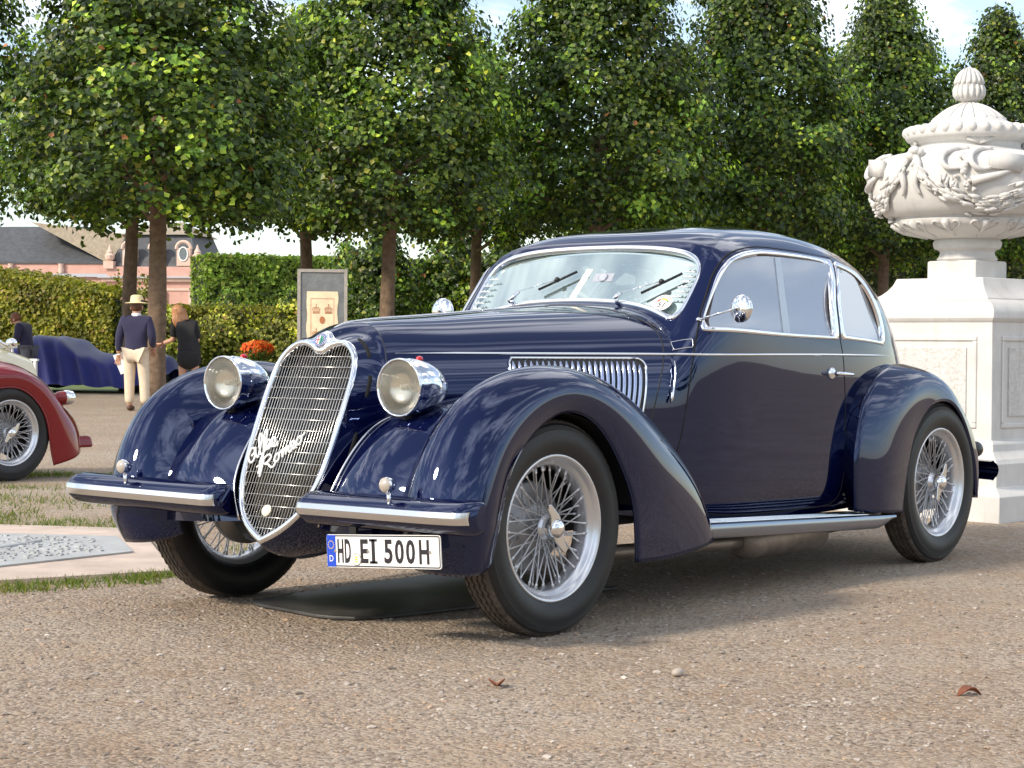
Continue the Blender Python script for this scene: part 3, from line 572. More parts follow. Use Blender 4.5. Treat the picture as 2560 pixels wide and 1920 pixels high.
sw.tube([(1.47, .33, 1.06), (1.3, .33, .97)], .018, 8); sw.build('steering_wheel', M['cream'], car)
flo = MB(); flo.box((1.25, 0, .36), (2.9, 1.02, .10)); flo.box((.1, 0, .5), (.9, .5, .3)); flo.box((2.2, 0, .36), (2.4, 1.22, .05)); flo.build('floor_pan', M['paint_under'], car, smooth=False)
rv = MB(); rv.box(ws_pt(-.02, 1.385, -.05), (.02, .16, .045)); rv.tube([ws_pt(-.02, 1.385, -.05), ws_pt(-.02, 1.41, -.02)], .005, 6); bevel(rv.build('rear_view_mirror', M['black'], car, smooth=False), .008, 2)
gs = MB(); gs.prism([(-.016, -.105), (.016, -.105), (.016, .105), (-.016, .105)], .001, ws_mat(.02, 1.245, -.012, rad(-8))); gs.build('paper_strip', M['cream'], ws, smooth=False)
gd = MB(); gd.prism([(-.05, -.022), (.05, -.022), (.05, .022), (-.05, .022)], .001, ws_mat(-.085, 1.29, -.012)); gd.lathe([(.0, .001), (.022, .001), (.022, .004), (.018, .006), (.0, .006)], n=20)
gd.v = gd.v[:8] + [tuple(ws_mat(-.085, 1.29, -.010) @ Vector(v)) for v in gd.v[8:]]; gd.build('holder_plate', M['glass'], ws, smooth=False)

# --- radiator shell and grille
T0 = Vector((-.334, 0, .966)); GD = Vector((-.401, 0, -.916)).normalized(); GN = Vector((-.916, 0, .401)).normalized()
def gpt(y, s, off=0.0): return T0 + GD * s + Vector((0, y, 0)) + GN * off
IN_H = [(0, .003), (.022, .000), (.045, -.014), (.075, -.026), (.105, -.027), (.135, -.012), (.160, .014), (.177, .05), (.185, .1), (.189, .18), (.187, .32), (.180, .43), (.171, .487), (.151, .552), (.118, .607), (.062, .655), (0, .691)]
OUT_H = [(0, -.088), (.026, -.080), (.047, -.062), (.08, -.052), (.115, -.049), (.15, -.032), (.18, .0), (.198, .042), (.207, .096), (.211, .18), (.209, .32), (.202, .436), (.192, .497), (.170, .568), (.133, .627), (.072, .680), (0, .719)]
NB = 90
idx = np.linspace(0, 16, NB); fi = nspl(range(17), IN_H)(idx); fo = nspl(range(17), OUT_H)(idx)
fi[0, 0] = fo[0, 0] = fi[-1, 0] = fo[-1, 0] = 0
rows = []
for w, off in ((0, -.012), (0, .002), (.12, .008), (.35, .0125), (.65, .0125), (.88, .008), (1, .001), (1, -.008)):
    c = fi * (1 - w) + fo * w; rows.append([gpt(-y, s, off) for y, s in c] + [gpt(y, s, off) for y, s in c[::-1][1:]])
gfr = MB().grid([[tuple(p) for p in r] for r in rows]); grille = gfr.build('grille', M['chrome'], car)
back = [(-.162, None, 0), (-.165, None, 9), (-.17, None, 18), (-.18, None, 28), (-.20, None, 38), (-.225, None, 48), (-.25, None, 58), (-.262, None, 68), (-.27, None, 80)]
BK = [tuple(np.abs(SF(np.array(nose_x(t * D2R)), np.array(t * D2R))) * [1, 1, 1]) for x, _, t in back]
BK = [(float(nose_x(back[i][2] * D2R)), BK[i][1], BK[i][2]) for i in range(9)] + [(-.27, .283, .70), (-.275, .28, .62), (-.29, .268, .52), (-.31, .255, .455), (-.33, .225, .38), (-.36, .17, .31), (-.39, .09, .262), (-.42, 0, .24)]
bk = nspl(range(17), BK)(idx); bk[0, 1] = bk[-1, 1] = 0
SH = []
for w in np.linspace(0, 1, 22):
    row = []
    for i in range(NB):
        p0 = np.array(gpt(fo[i, 0], fo[i, 1], .0)); p2 = bk[i]
        od = np.array([0, p0[1], (p0[2] - .68) * .7]); od /= np.linalg.norm(od) + 1e-9
        low = np.clip((.5 - p0[2]) / .2, 0, 1)
        p1 = p0 + np.array([.085 - .03 * low, 0, -.0]) + od * (.030 + .022 * low)
        row.append((1 - w)**2 * p0 + 2 * w * (1 - w) * p1 + w * w * p2)
    SH.append([(r[0], -r[1], r[2]) for r in row] + [(r[0], r[1], r[2]) for r in row[::-1][1:]])
SHA = np.array(SH); shell = MB().grid(SH).build('radiator_shell', M['paint'], car)
def shell_pt(fr, w, side=-1, off=0.0):
    i = fr * (NB - 1); j = i if side < 0 else 2 * (NB - 1) - i; a = int(j); a = min(a, SHA.shape[1] - 2); u = j - a; k = w * 21; b = min(int(k), 20); v = k - b
    P = lambda A, B: SHA[B, A] * 1.0
    p = (P(a, b) * (1 - u) + P(a + 1, b) * u) * (1 - v) + (P(a, b + 1) * (1 - u) + P(a + 1, b + 1) * u) * v
    n = np.cross(P(a + 1, b) - P(a, b), P(a, b + 1) - P(a, b)); n /= np.linalg.norm(n)
    if n[1] * side < 0: n = -n
    return Vector(p + n * off)
for side in (-1, 1):
    for f0, f1 in ((.245, .415), (.475, .555), (.605, .705)):
        fs = np.linspace(f0, f1, 24); ww = .26 + .10 * np.clip((fs - .3) / .2, 0, 1)
        sl = MB().tube([shell_pt(f, w, side, -.0075) for f, w in zip(fs, ww)], list(np.r_[np.linspace(.005, .0115, 4), np.full(16, .0115), np.linspace(.0115, .005, 4)]), 8); sl.build('vent_slot', M['matt_black'], shell)
# mesh core behind the bars
cr_ = MB(); c = fi; cr_.add([gpt(0, .35, -.045)] + [gpt(-y * .99, s, -.045) for y, s in c] + [gpt(y * .99, s, -.045) for y, s in c[::-1][1:-1]], [(0, i, i + 1 if i + 1 < 2 * NB - 1 else 1) for i in range(1, 2 * NB - 1)]); cr_.build('radiator_core', M['matt_black'], grille, smooth=False)
ys_ = np.abs(fi[:, 0]); ss_ = fi[:, 1]; lobe = int(np.argmin(ss_)); wid = int(np.argmax(ys_))
def s_range(y):
    y = abs(y)
    if y < ys_[lobe]: top = np.interp(y, ys_[:lobe + 1], ss_[:lobe + 1])
    else: top = np.interp(y, ys_[lobe:wid + 1], ss_[lobe:wid + 1])
    bot = np.interp(y, ys_[wid:][::-1], ss_[wid:][::-1]); return top, bot
def y_range(s):
    return float(np.interp(s, ss_[wid:], ys_[wid:])) if s > ss_[wid] else float(np.interp(s, ss_[lobe:wid + 1], ys_[lobe:wid + 1]))
M['bar'] = mat('grille_bar', (0.74, 0.73, 0.70), 0.25, metal=0.85)
nb = 27
for i in range(nb):
    y = (i - (nb - 1) / 2) * .0137; t, b = s_range(y); MB().tube([gpt(y, t, -.004), gpt(y, b, -.004)], .0016, 6).build('grille_bar', M['bar'], grille)
s = .012
while s < .68:
    y = y_range(s)
    if s < .0: pass
    if y > .01: MB().tube([gpt(-y, s, -.0015), gpt(y, s, -.0035)], .0012, 6).build('cross_bar', M['bar'], grille)
    s += .0405
# badge, nose ridge, crank cover
def gmat(y, s, off=0.0, rot=0.0):
    p = gpt(y, s, off); u = Vector((0, -1, 0)); v = -GD
    return Matrix(((u.x, v.x, GN.x, p.x), (u.y, v.y, GN.y, p.y), (u.z, v.z, GN.z, p.z), (0, 0, 0, 1))) @ Matrix.Rotation(rot, 4, 'Z')
def disc(r, M4, d=.002, n=32, r0=None, a0=0, a1=360):
    aa = np.radians(np.linspace(a0, a1, n, endpoint=(a1 - a0) < 360))
    if r0 is None: pl = [(r * math.cos(a), r * math.sin(a)) for a in aa]
    else: pl = [(r * math.cos(a), r * math.sin(a)) for a in aa] + [(r0 * math.cos(a), r0 * math.sin(a)) for a in aa[::-1]]
    return MB().prism(pl, d, M4)
bc = -.043
bdg = MB().lathe([(.0, .012), (.026, .012), (.0275, .010), (.029, .004), (.030, .0)], n=32); bdg.v = [tuple(gmat(0, bc, .006) @ Vector(v)) for v in bdg.v]; badge = bdg.build('badge', M['chrome'], car)
disc(.0255, gmat(0, bc, .0178), .0012).build('badge_ring', M['badge_blue'], badge, smooth=False)
disc(.017, gmat(0, bc, .0192), .0008).build('badge_field', M['white'], badge, smooth=False)
disc(.0165, gmat(0, bc, .0202), .0006, 16, a0=-90, a1=90).build('badge_serpent_field', M['green'], badge, smooth=False)
MB().prism([(-.0105, -.015), (-.0065, -.015), (-.0065, .015), (-.0105, .015)], .0006, gmat(0, bc, .0202)).prism([(-.0155, -.002), (-.0015, -.002), (-.0015, .002), (-.0155, .002)], .0008, gmat(0, bc, .0202)).build('badge_cross', M['badge_red'], badge, smooth=False)
MB().tube([gmat(0, bc, .021) @ Vector((.006 + .004 * math.sin(t * 5), -.011 + .022 * t, 0)) for t in np.linspace(0, 1, 16)], .0012, 5).build('badge_serpent', M['badge_blue'], badge)
for k_ in range(20):
    a = rad(k_ * 18); MB().box((0, 0, 0), (.0018, .004, .0006)).v; mb = MB().box((0, 0, 0), (.0018, .004, .0006)); M4 = gmat(0, bc, .0192) @ Matrix.Translation((.0213 * math.cos(a), .0213 * math.sin(a), 0)) @ Matrix.Rotation(a - PI / 2, 4, 'Z')
    mb.v = [tuple(M4 @ Vector(v)) for v in mb.v]; mb.build('badge_lettering', M['cream'], badge, smooth=False)
rd = curve([tuple(gpt(0, -.07, .004)), (-.275, 0, 1.048), (-.235, 0, 1.066), (-.165, 0, 1.0815)], 16)
rg_ = []
for i, p in enumerate(rd):
    w = .030 * (1 - i / 15)**1.5 + .004; rg_.append([(p[0], -w, p[2] - .010 - w * .25), (p[0], -w * .5, p[2] + .001), (p[0], 0, p[2] + .005), (p[0], w * .5, p[2] + .001), (p[0], w, p[2] - .010 - w * .25)])
MB().grid(rg_, flip=True).build('nose_ridge', M['chrome_soft'], car)
hs = SF(np.linspace(-.165, .985, 60), np.zeros(60)) + [0, 0, .002]; MB().tube(hs, .0042, 8).build('bonnet_hinge', M['chrome_soft'], hood)
ck = MB().lathe([(.0, .010), (.012, .009), (.019, .005), (.0215, 0)], n=24); ck.v = [tuple(gmat(.018, .597, .002) @ Vector(v)) for v in ck.v]; ck.build('crank_cover', M['cream'], grille)
# script emblem on the grille: strokes of the lettering
STROKES = [[(.0, .30), (.10, .40), (.06, .52), (-.04, .44), (-.08, .24), (-.02, .12), (.07, .20), (.12, .40), (.13, .50), (.12, .25), (.17, .16)],
 [(.17, .16), (.25, .40), (.33, .72), (.30, .80), (.25, .66), (.23, .38), (.25, .20), (.30, .18)],
 [(.30, .18), (.38, .42), (.47, .72), (.46, .82), (.40, .72), (.33, .30), (.25, -.02), (.20, -.06), (.24, .06), (.36, .24), (.42, .26)],
 [(.42, .26), (.52, .44), (.48, .50), (.42, .40), (.42, .26), (.48, .24), (.53, .36), (.54, .46), (.53, .28), (.58, .24)],
 [(.58, .24), (.66, .38), (.64, .48), (.58, .40), (.58, .26), (.64, .20), (.72, .30)],
 [(.10, -.10), (.22, -.06), (.30, .02), (.20, -.28), (.14, -.42)], [(.12, -.32), (.20, -.12), (.34, .04), (.46, .06), (.50, -.02), (.42, -.12), (.30, -.14), (.38, -.18), (.46, -.32), (.54, -.34), (.60, -.22)],
 [(.66, -.04), (.60, -.10), (.58, -.22), (.64, -.26), (.70, -.16), (.69, -.06), (.66, -.04), (.74, -.08)],
 [(.74, -.08), (.80, -.02), (.78, -.24), (.84, -.06), (.89, -.02), (.87, -.22), (.93, -.04), (.98, -.02), (.96, -.16), (1.0, -.20), (1.05, -.12)],
 [(1.05, -.12), (1.13, -.02), (1.11, .06), (1.05, .0), (1.05, -.12), (1.11, -.17), (1.19, -.08)], [(1.27, .08), (1.20, .02), (1.19, -.10), (1.25, -.13), (1.32, -.02), (1.31, .07), (1.27, .08), (1.36, .06), (1.42, .12)]]
scr = MB(); s4 = gmat(.150, .440, .006, rad(30))
for st in STROKES:
    P = curve([(x * .172, y * .140) for x, y in st], 8 * len(st)); scr.tube([s4 @ Vector((x, y, 0)) for x, y in P], .0042, 6)
scr.build('script_emblem', M['white'], grille)

# --- rail lofts: wings and aprons
def rail_loft(rails, nu=90, nv=44, knots=None):
    R = np.array(rails, float)                   # rails x stations x 3
    st = np.linspace(0, 1, R.shape[1]); U = np.linspace(0, 1, nu)
    # even out stations by average chord
    d = np.linalg.norm(np.diff(R, axis=1), axis=2).mean(0); st = np.r_[0, np.cumsum(d**.8)]; st /= st[-1]
    C_ = np.array([nspl(st, r)(U) for r in R])    # rails x nu x 3
    G = np.zeros((nu, nv, 3))
    for i in range(nu):
        p = C_[:, i]; s_ = np.r_[0, np.cumsum(np.linalg.norm(np.diff(p, axis=0), axis=1)**.7)]; G[i] = nspl(s_, p)(np.linspace(0, s_[-1], nv))
    return G
def sided(G, s): H = np.array(G).copy(); H[..., 1] *= -s; return H      # data are written for the near (negative y) side
FI = [(-.475, -.56, .30), (-.50, -.555, .36), (-.505, -.565, .49), (-.41, -.575, .63), (-.26, -.58, .745), (.03, -.585, .81), (.36, -.605, .74), (.66, -.635, .56), (.87, -.645, .36), (.95, -.65, .25)]
FJ = [(-.525, -.625, .275), (-.565, -.615, .36), (-.56, -.62, .495), (-.472, -.63, .665), (-.30, -.64, .80), (.02, -.645, .883), (.37, -.65, .822), (.68, -.675, .645), (.90, -.69, .41), (.99, -.69, .26)]
FC = [(-.555, -.74, .262), (-.606, -.745, .36), (-.612, -.745, .50), (-.525, -.745, .70), (-.35, -.742, .848), (.005, -.74, .921), (.375, -.74, .853), (.685, -.75, .668), (.925, -.765, .435), (1.02, -.77, .262)]
FO = [(-.485, -.855, .262), (-.507, -.882, .345), (-.505, -.89, .47), (-.43, -.882, .655), (-.275, -.868, .79), (-.005, -.86, .855), (.30, -.858, .785), (.555, -.855, .61), (.71, -.848, .41), (.715, -.842, .225)]
FL = [(-.415, -.85, .285), (-.395, -.855, .36), (-.362, -.855, .465), (-.312, -.855, .595), (-.195, -.853, .708), (0.0, -.85, .776), (.20, -.85, .705), (.345, -.85, .535), (.408, -.85, .38), (.425, -.845, .222)]
FR = [(p[0] * .97, p[1] + .035, p[2] - .004) for p in FL]
wing = rail_loft([FI, FJ, FC, FO, FL], 110, 46)
RI = [(2.285, -.685, .285), (2.225, -.688, .43), (2.215, -.69, .59), (2.25, -.688, .715), (2.335, -.682, .805), (2.48, -.668, .868), (2.72, -.62, .895), (2.98, -.55, .878), (3.2, -.5, .79), (3.38, -.46, .63), (3.46, -.46, .45), (3.46, -.46, .28)]
RK = [(2.215, -.752, .288), (2.19, -.758, .46), (2.21, -.758, .595), (2.268, -.752, .72), (2.385, -.735, .832), (2.57, -.705, .896), (2.79, -.668, .915), (2.99, -.66, .885), (3.2, -.66, .80), (3.40, -.66, .635), (3.485, -.66, .45), (3.475, -.66, .275)]
RO = [(2.38, -.79, .272), (2.395, -.80, .45), (2.45, -.80, .585), (2.535, -.797, .70), (2.64, -.787, .785), (2.775, -.77, .838), (2.92, -.755, .855), (3.08, -.748, .818), (3.23, -.745, .715), (3.37, -.742, .575), (3.43, -.742, .43), (3.42, -.742, .275)]
RL = [(2.585, -.776, .258), (2.615, -.778, .41), (2.67, -.778, .56), (2.72, -.778, .635), (2.795, -.778, .70), (2.88, -.777, .742), (2.98, -.776, .756), (3.09, -.775, .738), (3.21, -.772, .655), (3.30, -.77, .53), (3.345, -.77, .42), (3.36, -.77, .29)]
_rw2 = rail_loft([RK, RO, RL], 110, 36)
_st = np.linspace(0, 1, 110); _d = np.linalg.norm(np.diff(np.array([RK, RO, RL]), axis=1), axis=2).mean(0); _s = np.r_[0, np.cumsum(_d**.8)]; _ri = nspl(_s / _s[-1], np.array(RI))(_st)
_rw1 = []
for i in range(110):
    k0 = _rw2[i, 0]; tg = _rw2[i, 0] - _rw2[i, 1]; tg /= np.linalg.norm(tg); L_ = np.linalg.norm(k0 - _ri[i]); soft = np.clip((_st[i] - .38) / .2, 0, 1)
    c1 = k0 + tg * L_ * .5 * soft + (1 - soft) * (_ri[i] - k0) * .33; row = []
    for w in np.linspace(0, 1, 11)[:-1]: row.append((1 - w)**2 * _ri[i] + 2 * w * (1 - w) * c1 + w * w * k0)
    _rw1.append(row)
rwing = np.concatenate([np.array(_rw1), _rw2], axis=1)
AA = [(-.53, -.19, .37), (-.515, -.235, .49), (-.43, -.258, .63), (-.335, -.272, .712), (-.20, -.285, .757), (.05, -.34, .79), (.30, -.42, .79)]
AM = [(-.575, -.38, .36), (-.560, -.40, .50), (-.470, -.415, .655), (-.345, -.43, .755), (-.165, -.44, .805), (.08, -.48, .83), (.32, -.52, .81)]
AB = [(-.535, -.59, .35), (-.53, -.605, .49), (-.435, -.612, .64), (-.285, -.618, .752), (-.05, -.622, .812), (.2, -.62, .815), (.38, -.62, .77)]
apron = rail_loft([AA, AM, AB], 60, 24)
for s in (-1, 1):
    fl = s > 0
    w = MB().grid(sided(wing, -s), flip=not fl).build('front_wing', M['paint'], car); so = w.modifiers.new('sheet', 'SOLIDIFY'); so.thickness = .010; so.offset = -1 ; so.use_rim = True
    w2 = MB().grid(sided(rwing, -s), flip=not fl).build('rear_wing', M['paint'], car); so = w2.modifiers.new('sheet', 'SOLIDIFY'); so.thickness = .010; so.offset = -1; so.use_rim = True
    ap = MB().grid(sided(apron, -s), flip=not fl).build('wing_apron', M['paint'], car)
    ed = sided(np.array(curve(AA, 50)) + [-.006, -.004, .004], -s); MB().tube(ed, .005, 8).build('apron_beading', M['chrome_soft'], ap)
    va = sided(np.array(curve(AB[:5], 40)) + [-.004, .012, .004], -s); MB().tube(va, .004, 6).build('apron_piping', M['paint'], ap)
    for nm, ww_ in (('front_wing', wing), ('rear_wing', rwing)):
        e = sided(ww_[:, -1], -s); MB().tube(e, .0065, 8).build('wing_lip', M['paint'], w if nm == 'front_wing' else w2)
    # wheel wells
    for cx, y0, y1, R_ in ((0.0, .50, .82, .432), (3.0, .46, .745, .412)):
        well = MB(); a = np.radians(np.linspace(8, 172, 26)); well.grid([[(cx + R_ * math.cos(t) * (1.0 if math.cos(t) < 0 else 1.02), s * y_, max(.18, .37 + R_ * .92 * math.sin(t))) for t in a] for y_ in (y0, y1)])
        well.add([(cx, s * y0, .37)] + [(cx + R_ * math.cos(t), s * y0, max(.18, .37 + R_ * .92 * math.sin(t))) for t in a], [(0, i, i + 1) for i in range(1, 26)]); well.box((cx + .22, s * (y0 - .01), .36), (.44, .01, .22)); well.build('wheel_well', M['paint_under'], car)

# --- wheels
M['drum'] = mat('brake_drum', (0.33, 0.33, 0.34), 0.45, metal=0.6)
ty = MB().lathe([(.243, .05), (.262, .066), (.29, .076), (.318, .077), (.342, .071), (.356, .063), (.362, .058)], n=72, axis='y')
ty.lathe([(.362, -.058), (.356, -.0625), (.3545, -.0655), (.352, -.0655), (.3505, -.068), (.347, -.068), (.3455, -.0705), (.342, -.0705), (.3405, -.073), (.336, -.073), (.320, -.0775), (.300, -.0785), (.280, -.0745), (.265, -.068), (.258, -.064), (.2565, -.0635), (.254, -.060), (.2535, -.055)], n=72, axis='y')
TR = [(.362, .058), (.368, .054), (.3725, .046)]
for c0 in (.036, .012, -.012, -.036): TR += [(.3735, c0 + .008), (.3735, c0 + .0045), (.3665, c0 + .0035), (.3665, c0 - .0035), (.3735, c0 - .0045), (.3735, c0 - .008)]
TR += [(.3725, -.046), (.368, -.054), (.362, -.058)]
def tread_mesh():
    n = 288; V = []; Fc = []; m = len(TR)
    for i, (r, h) in enumerate(TR):
        for k in range(n):
            q = 2 * PI * k / n; zig = .0028 * (1 if k % 4 < 2 else -1) if 2 < i < m - 3 else 0; rr = r
            if (i <= 3 or i >= m - 4) and i not in (0, m - 1): rr = r - (.0035 if k % 4 == 0 else 0)
            V.append((rr * math.sin(q), h + zig, rr * math.cos(q)))
    return V, [(i * n + k, i * n + (k + 1) % n, (i + 1) * n + (k + 1) % n, (i + 1) * n + k) for i in range(m - 1) for k in range(n)]
rim_p = [(.2535, -.055), (.2565, -.0595), (.2545, -.064), (.2505, -.0655), (.2465, -.0635), (.2415, -.0585), (.2365, -.050), (.232, -.043), (.221, -.038), (.2155, -.026), (.2125, -.010), (.211, .012), (.215, .028), (.232, .043), (.245, .05), (.25, .056)]
def spoke_obj(p0, p1, parent, me):
    a, b = Vector(p0), Vector(p1); d = b - a; o = bpy.data.objects.new('spoke', me); COL.objects.link(o); o.parent = parent
    o.matrix_local = Matrix.LocRotScale(a, d.to_track_quat('Z', 'Y'), Vector((1, 1, d.length))); return o
def make_wheel(parent, nsp=60, name='wheel', scale_mats=None):
    root = bpy.data.objects.new(name, None); COL.objects.link(root); root.parent = parent; root.empty_display_size = .1
    ty.build('tyre', M['rubber'], root, angle=40); tv, tf = tread_mesh(); MB().add(tv, tf).build('tread', M['tread'], root, smooth=True, angle=35)
    MB().lathe(rim_p, n=72, axis='y').build('rim', M['silver'], root)
    hb = MB().lathe([(.0, -.052), (.034, -.052), (.036, -.048), (.037, -.030), (.046, -.026), (.046, -.018), (.036, -.014), (.034, .03), (.060, .036), (.060, .046), (.0, .046)], n=32, axis='y'); hb.build('hub', M['silver'], root)
    MB().lathe([(.0, .012), (.07, .012), (.085, .02), (.088, .04), (.152, .046), (.158, .052), (.158, .09), (.0, .09)], n=48, axis='y').build('brake_drum', M['drum'], root)
    kn = MB().lathe([(.0, -.092), (.010, -.0915), (.020, -.089), (.030, -.082), (.036, -.070), (.038, -.056), (.038, -.048)], n=32, axis='y'); knock = kn.build('knock_off', M['chrome'], root)
    me = MB().tube([(0, 0, 0), (0, 0, .90), (0, 0, .905), (0, 0, 1.0)], [.0026, .0026, .0042, .0044], 6).build('spoke', M['spoke']).data
    for o in [o for o in COL.objects if o.data is me]: bpy.data.objects.remove(o)
    # inner rows: long crossed spokes from the outer hub flange, short ones from the inner flange
    n1 = nsp * 2 // 3; n2 = nsp - n1
    for k in range(n1):
        a = 2 * PI * k / n1; hv = a + (.62 if k % 2 else -.62); ro, ho = (.2165, -.030) if (k // 2) % 2 else (.2125, -.008)
        spoke_obj((.0455 * math.sin(hv), -.024 if k % 2 else -.019, .0455 * math.cos(hv)), (ro * math.sin(a), ho, ro * math.cos(a)), root, me)
    for k in range(n2):
        a = 2 * PI * (k + .5) / n2; hv = a + (.5 if k % 2 else -.5)
        spoke_obj((.059 * math.sin(hv), .040, .059 * math.cos(hv)), (.211 * math.sin(a), .010, .211 * math.cos(a)), root, me)
    return root, knock
wheel, kno = make_wheel(car)
# two-eared spinner nut
def ears(parent, rot):
    e = MB()
    for sg in (0, PI):
        pl = [(-.030, .0), (-.026, .030), (-.012, .052), (-.014, .082), (-.004, .098), (.010, .092), (.020, .062), (.030, .034), (.032, .0)]
        R_ = Matrix.Rotation(rot + sg, 4, 'Y') @ Matrix.Translation((0, -.066, 0)) @ Matrix.Rotation(rad(90), 4, 'X'); e.prism(pl, .010, R_)
    o = e.build('spinner_ears', M['chrome_soft'], parent, smooth=False); bevel(o, .003, 2); return o
wheels = []
for i, (x, y, rot) in enumerate(((0, -.741, rad(22)), (3.0, -.698, rad(-20)), (0, .741, rad(60)), (3.0, .698, rad(10)))):
    w = wheel if i == 0 else copy_tree(wheel, car); wheels.append(w)
for i, (x, y, rot) in enumerate(((0, -.741, rad(-28)), (3.0, -.698, rad(20)), (0, .741, rad(60)), (3.0, .698, rad(10)))):
    w = wheels[i]; w.location = (x, y + (.055 if i == 2 else 0), .3715); w.rotation_euler = (0, rad(7 * i), (0 if y < 0 else PI) - rad((2, 0, 5, 0)[i])); ears(w, rot)
# --- headlamps
def headlamp(s):
    c = Vector((-.393, s * .436, .853)); hd = MB()
    hd.lathe([(.0985, -.004), (.0985, .006), (.097, .016), (.100, .03), (.0985, .06), (.092, .10), (.080, .14), (.060, .18), (.034, .21), (.012, .224), (.0, .226)], c=c, n=40, axis='x')
    o = hd.build('headlamp', M['chrome'], car)
    MB().lathe([(.089, .004), (.092, -.004), (.0955, -.009), (.0995, -.008), (.1005, .0), (.1, .010)], c=c, n=40, axis='x').build('lamp_rim', M['chrome'], o)
    ln = MB().lathe([(.0, -.021), (.03, -.019), (.055, -.0145), (.075, -.009), (.0905, -.002)], n=40, axis='x'); l_ = ln.build('lamp_lens', M['lens'], o); l_.location = c
    MB().lathe([(.089, .006), (.078, .022), (.060, .036), (.035, .046), (.010, .050), (.0, .0505)], c=c, n=40, axis='x').build('reflector', M['chrome_soft'], o); MB().ell(c + Vector((.03, 0, 0)), (.016, .011, .011)).build('bulb', M['white'], o)
    MB().ell(c + Vector((.10, 0, .097)), (.016, .010, .010)).build('lamp_jewel', M['red_glass'], o)
    st = MB(); st.tube([c + Vector((.045, 0, -.095)), c + Vector((.05, s * -.005, -.135))], .021, 14); st.build('lamp_stalk', M['black'], o)
    br = MB(); br.tube(curve([c + Vector((.05, s * -.005, -.13)), c + Vector((.045, s * .0, -.15)), c + Vector((.075, s * -.03, -.125)), c + Vector((.10, s * -.06, -.10))], 12), [.026] * 4 + list(np.linspace(.025, .012, 8)), 12); br.build('lamp_bracket', M['chrome'], o)
    # side lamp on its stem
    p = Vector((-.697, s * .648, .549)); sl = MB(); sl.lathe([(.0245, -.002), (.0265, .004), (.026, .016), (.021, .034), (.010, .046), (.0, .048)], c=p, n=24, axis='x'); sl.tube([p + Vector((.02, 0, -.02)), p + Vector((.025, 0, -.075))], .008, 8); q_ = sl.build('side_lamp', M['chrome'], car)
    MB().lathe([(.0, -.012), (.012, -.010), (.020, -.005), (.0245, .0)], c=p, n=24, axis='x').build('side_lens', M['lens_small'], q_)
M['lens_small'] = mat('frosted_lens', (0.42, 0.37, 0.32), 0.25, coat=0.8)
for s in (-1, 1): headlamp(s)
# --- split front bumper
def bumper(s):
    prof = [(.034, -.056), (.0, -.058), (-.030, -.050), (-.060, -.024), (-.068, .0), (-.060, .024), (-.026, .047), (.004, .054), (.034, .054)]; G = []; tr = []
    u = np.linspace(0, 1, 7); ys = list(.200 + .045 * (1 - np.sqrt(1 - (1 - u)**2))) + list(np.linspace(.26, .93, 30)) + list(.985 - .045 * (1 - np.sqrt(1 - u**2))); es = list(.45 + .55 * np.sqrt(1 - (1 - u)**2)) + [1.0] * 30 + list(.40 + .60 * np.sqrt(1 - u**2))
    ys = np.array(ys); ys[:7] = .200 + .045 * u; ys[-7:] = .94 + .045 * u
    for y, e in zip(ys, es):
        xo = -.605 - .045 * (y - .2) / .785 + .02 * max(0, (y - .80) / .18)**2; zc_ = .452 + .012 * (y - .5); b_ = (1 - e) * .03
        G.append([(xo + b_ + a * e, s * y, zc_ + b * (.6 + .4 * e)) for a, b in prof])
        if e > .62: tr.append([(xo + b_ + a * e, s * y, zc_ + b) for a, b in ((-.060, .0215), (-.070, .020), (-.0755, .003), (-.075, -.001), (-.070, -.019), (-.060, -.0205))])
    mb = MB().grid(G, flip=s < 0); n = len(prof); mb.f += [tuple(range(n))[::-1 if s > 0 else 1], tuple((len(ys) - 1) * n + k for k in range(n))[::1 if s > 0 else -1]]
    o = mb.build('front_bumper', M['paint'], car, angle=60)
    st = MB().grid(tr, flip=s < 0); k = len(tr) - 1; st.f += [tuple(range(6)), tuple(k * 6 + i for i in range(6))]; st.build('bumper_strip', M['chrome_soft'], o, angle=25)
    b = MB(); b.box((-.56, s * .38, .45), (.12, .05, .04)); b.box((-.56, s * .75, .45), (.12, .05, .04)); b.build('bumper_bracket', M['black'], o, smooth=False)
for s in (-1, 1): bumper(s)
# --- number plate
pc = Vector((-.655, -.606, .330)); pu = Vector((-.0, -1, .062)).normalized(); pn = Vector((-1, 0, 0)); pv = pn.cross(pu) * 1.0
if pv.z < 0: pv = -pv
PM = Matrix(((pu.x, pv.x, pn.x, pc.x), (pu.y, pv.y, pn.y, pc.y), (pu.z, pv.z, pn.z, pc.z), (0, 0, 0, 1)))
def rrect(w, h, r, n=5):
    o = []
    for cx, cy, a0 in ((w / 2 - r, h / 2 - r, 0), (-w / 2 + r, h / 2 - r, 90), (-w / 2 + r, -h / 2 + r, 180), (w / 2 - r, -h / 2 + r, 270)):
        for k in range(n + 1): a = rad(a0 + 90 * k / n); o.append((cx + r * math.cos(a), cy + r * math.sin(a)))
    return o
plate = MB().prism(rrect(.50, .108, .009), .004, PM).build('number_plate', M['white'], car, smooth=False)
ring_o, ring_i = rrect(.495, .103, .008), rrect(.487, .095, .005); rb = MB(); nn = len(ring_o)
rb.add([PM @ Vector((x, y, .0048)) for x, y in ring_o] + [PM @ Vector((x, y, .0048)) for x, y in ring_i], [(i, (i + 1) % nn, nn + (i + 1) % nn, nn + i) for i in range(nn)]); rb.build('plate_border', M['ink'], plate, smooth=False)
MB().prism([(-.248, -.052), (-.209, -.052), (-.209, .052), (-.248, .052)], .0014, PM @ Matrix.Translation((0, 0, .0042))).build('plate_band', M['blue'], plate, smooth=False)
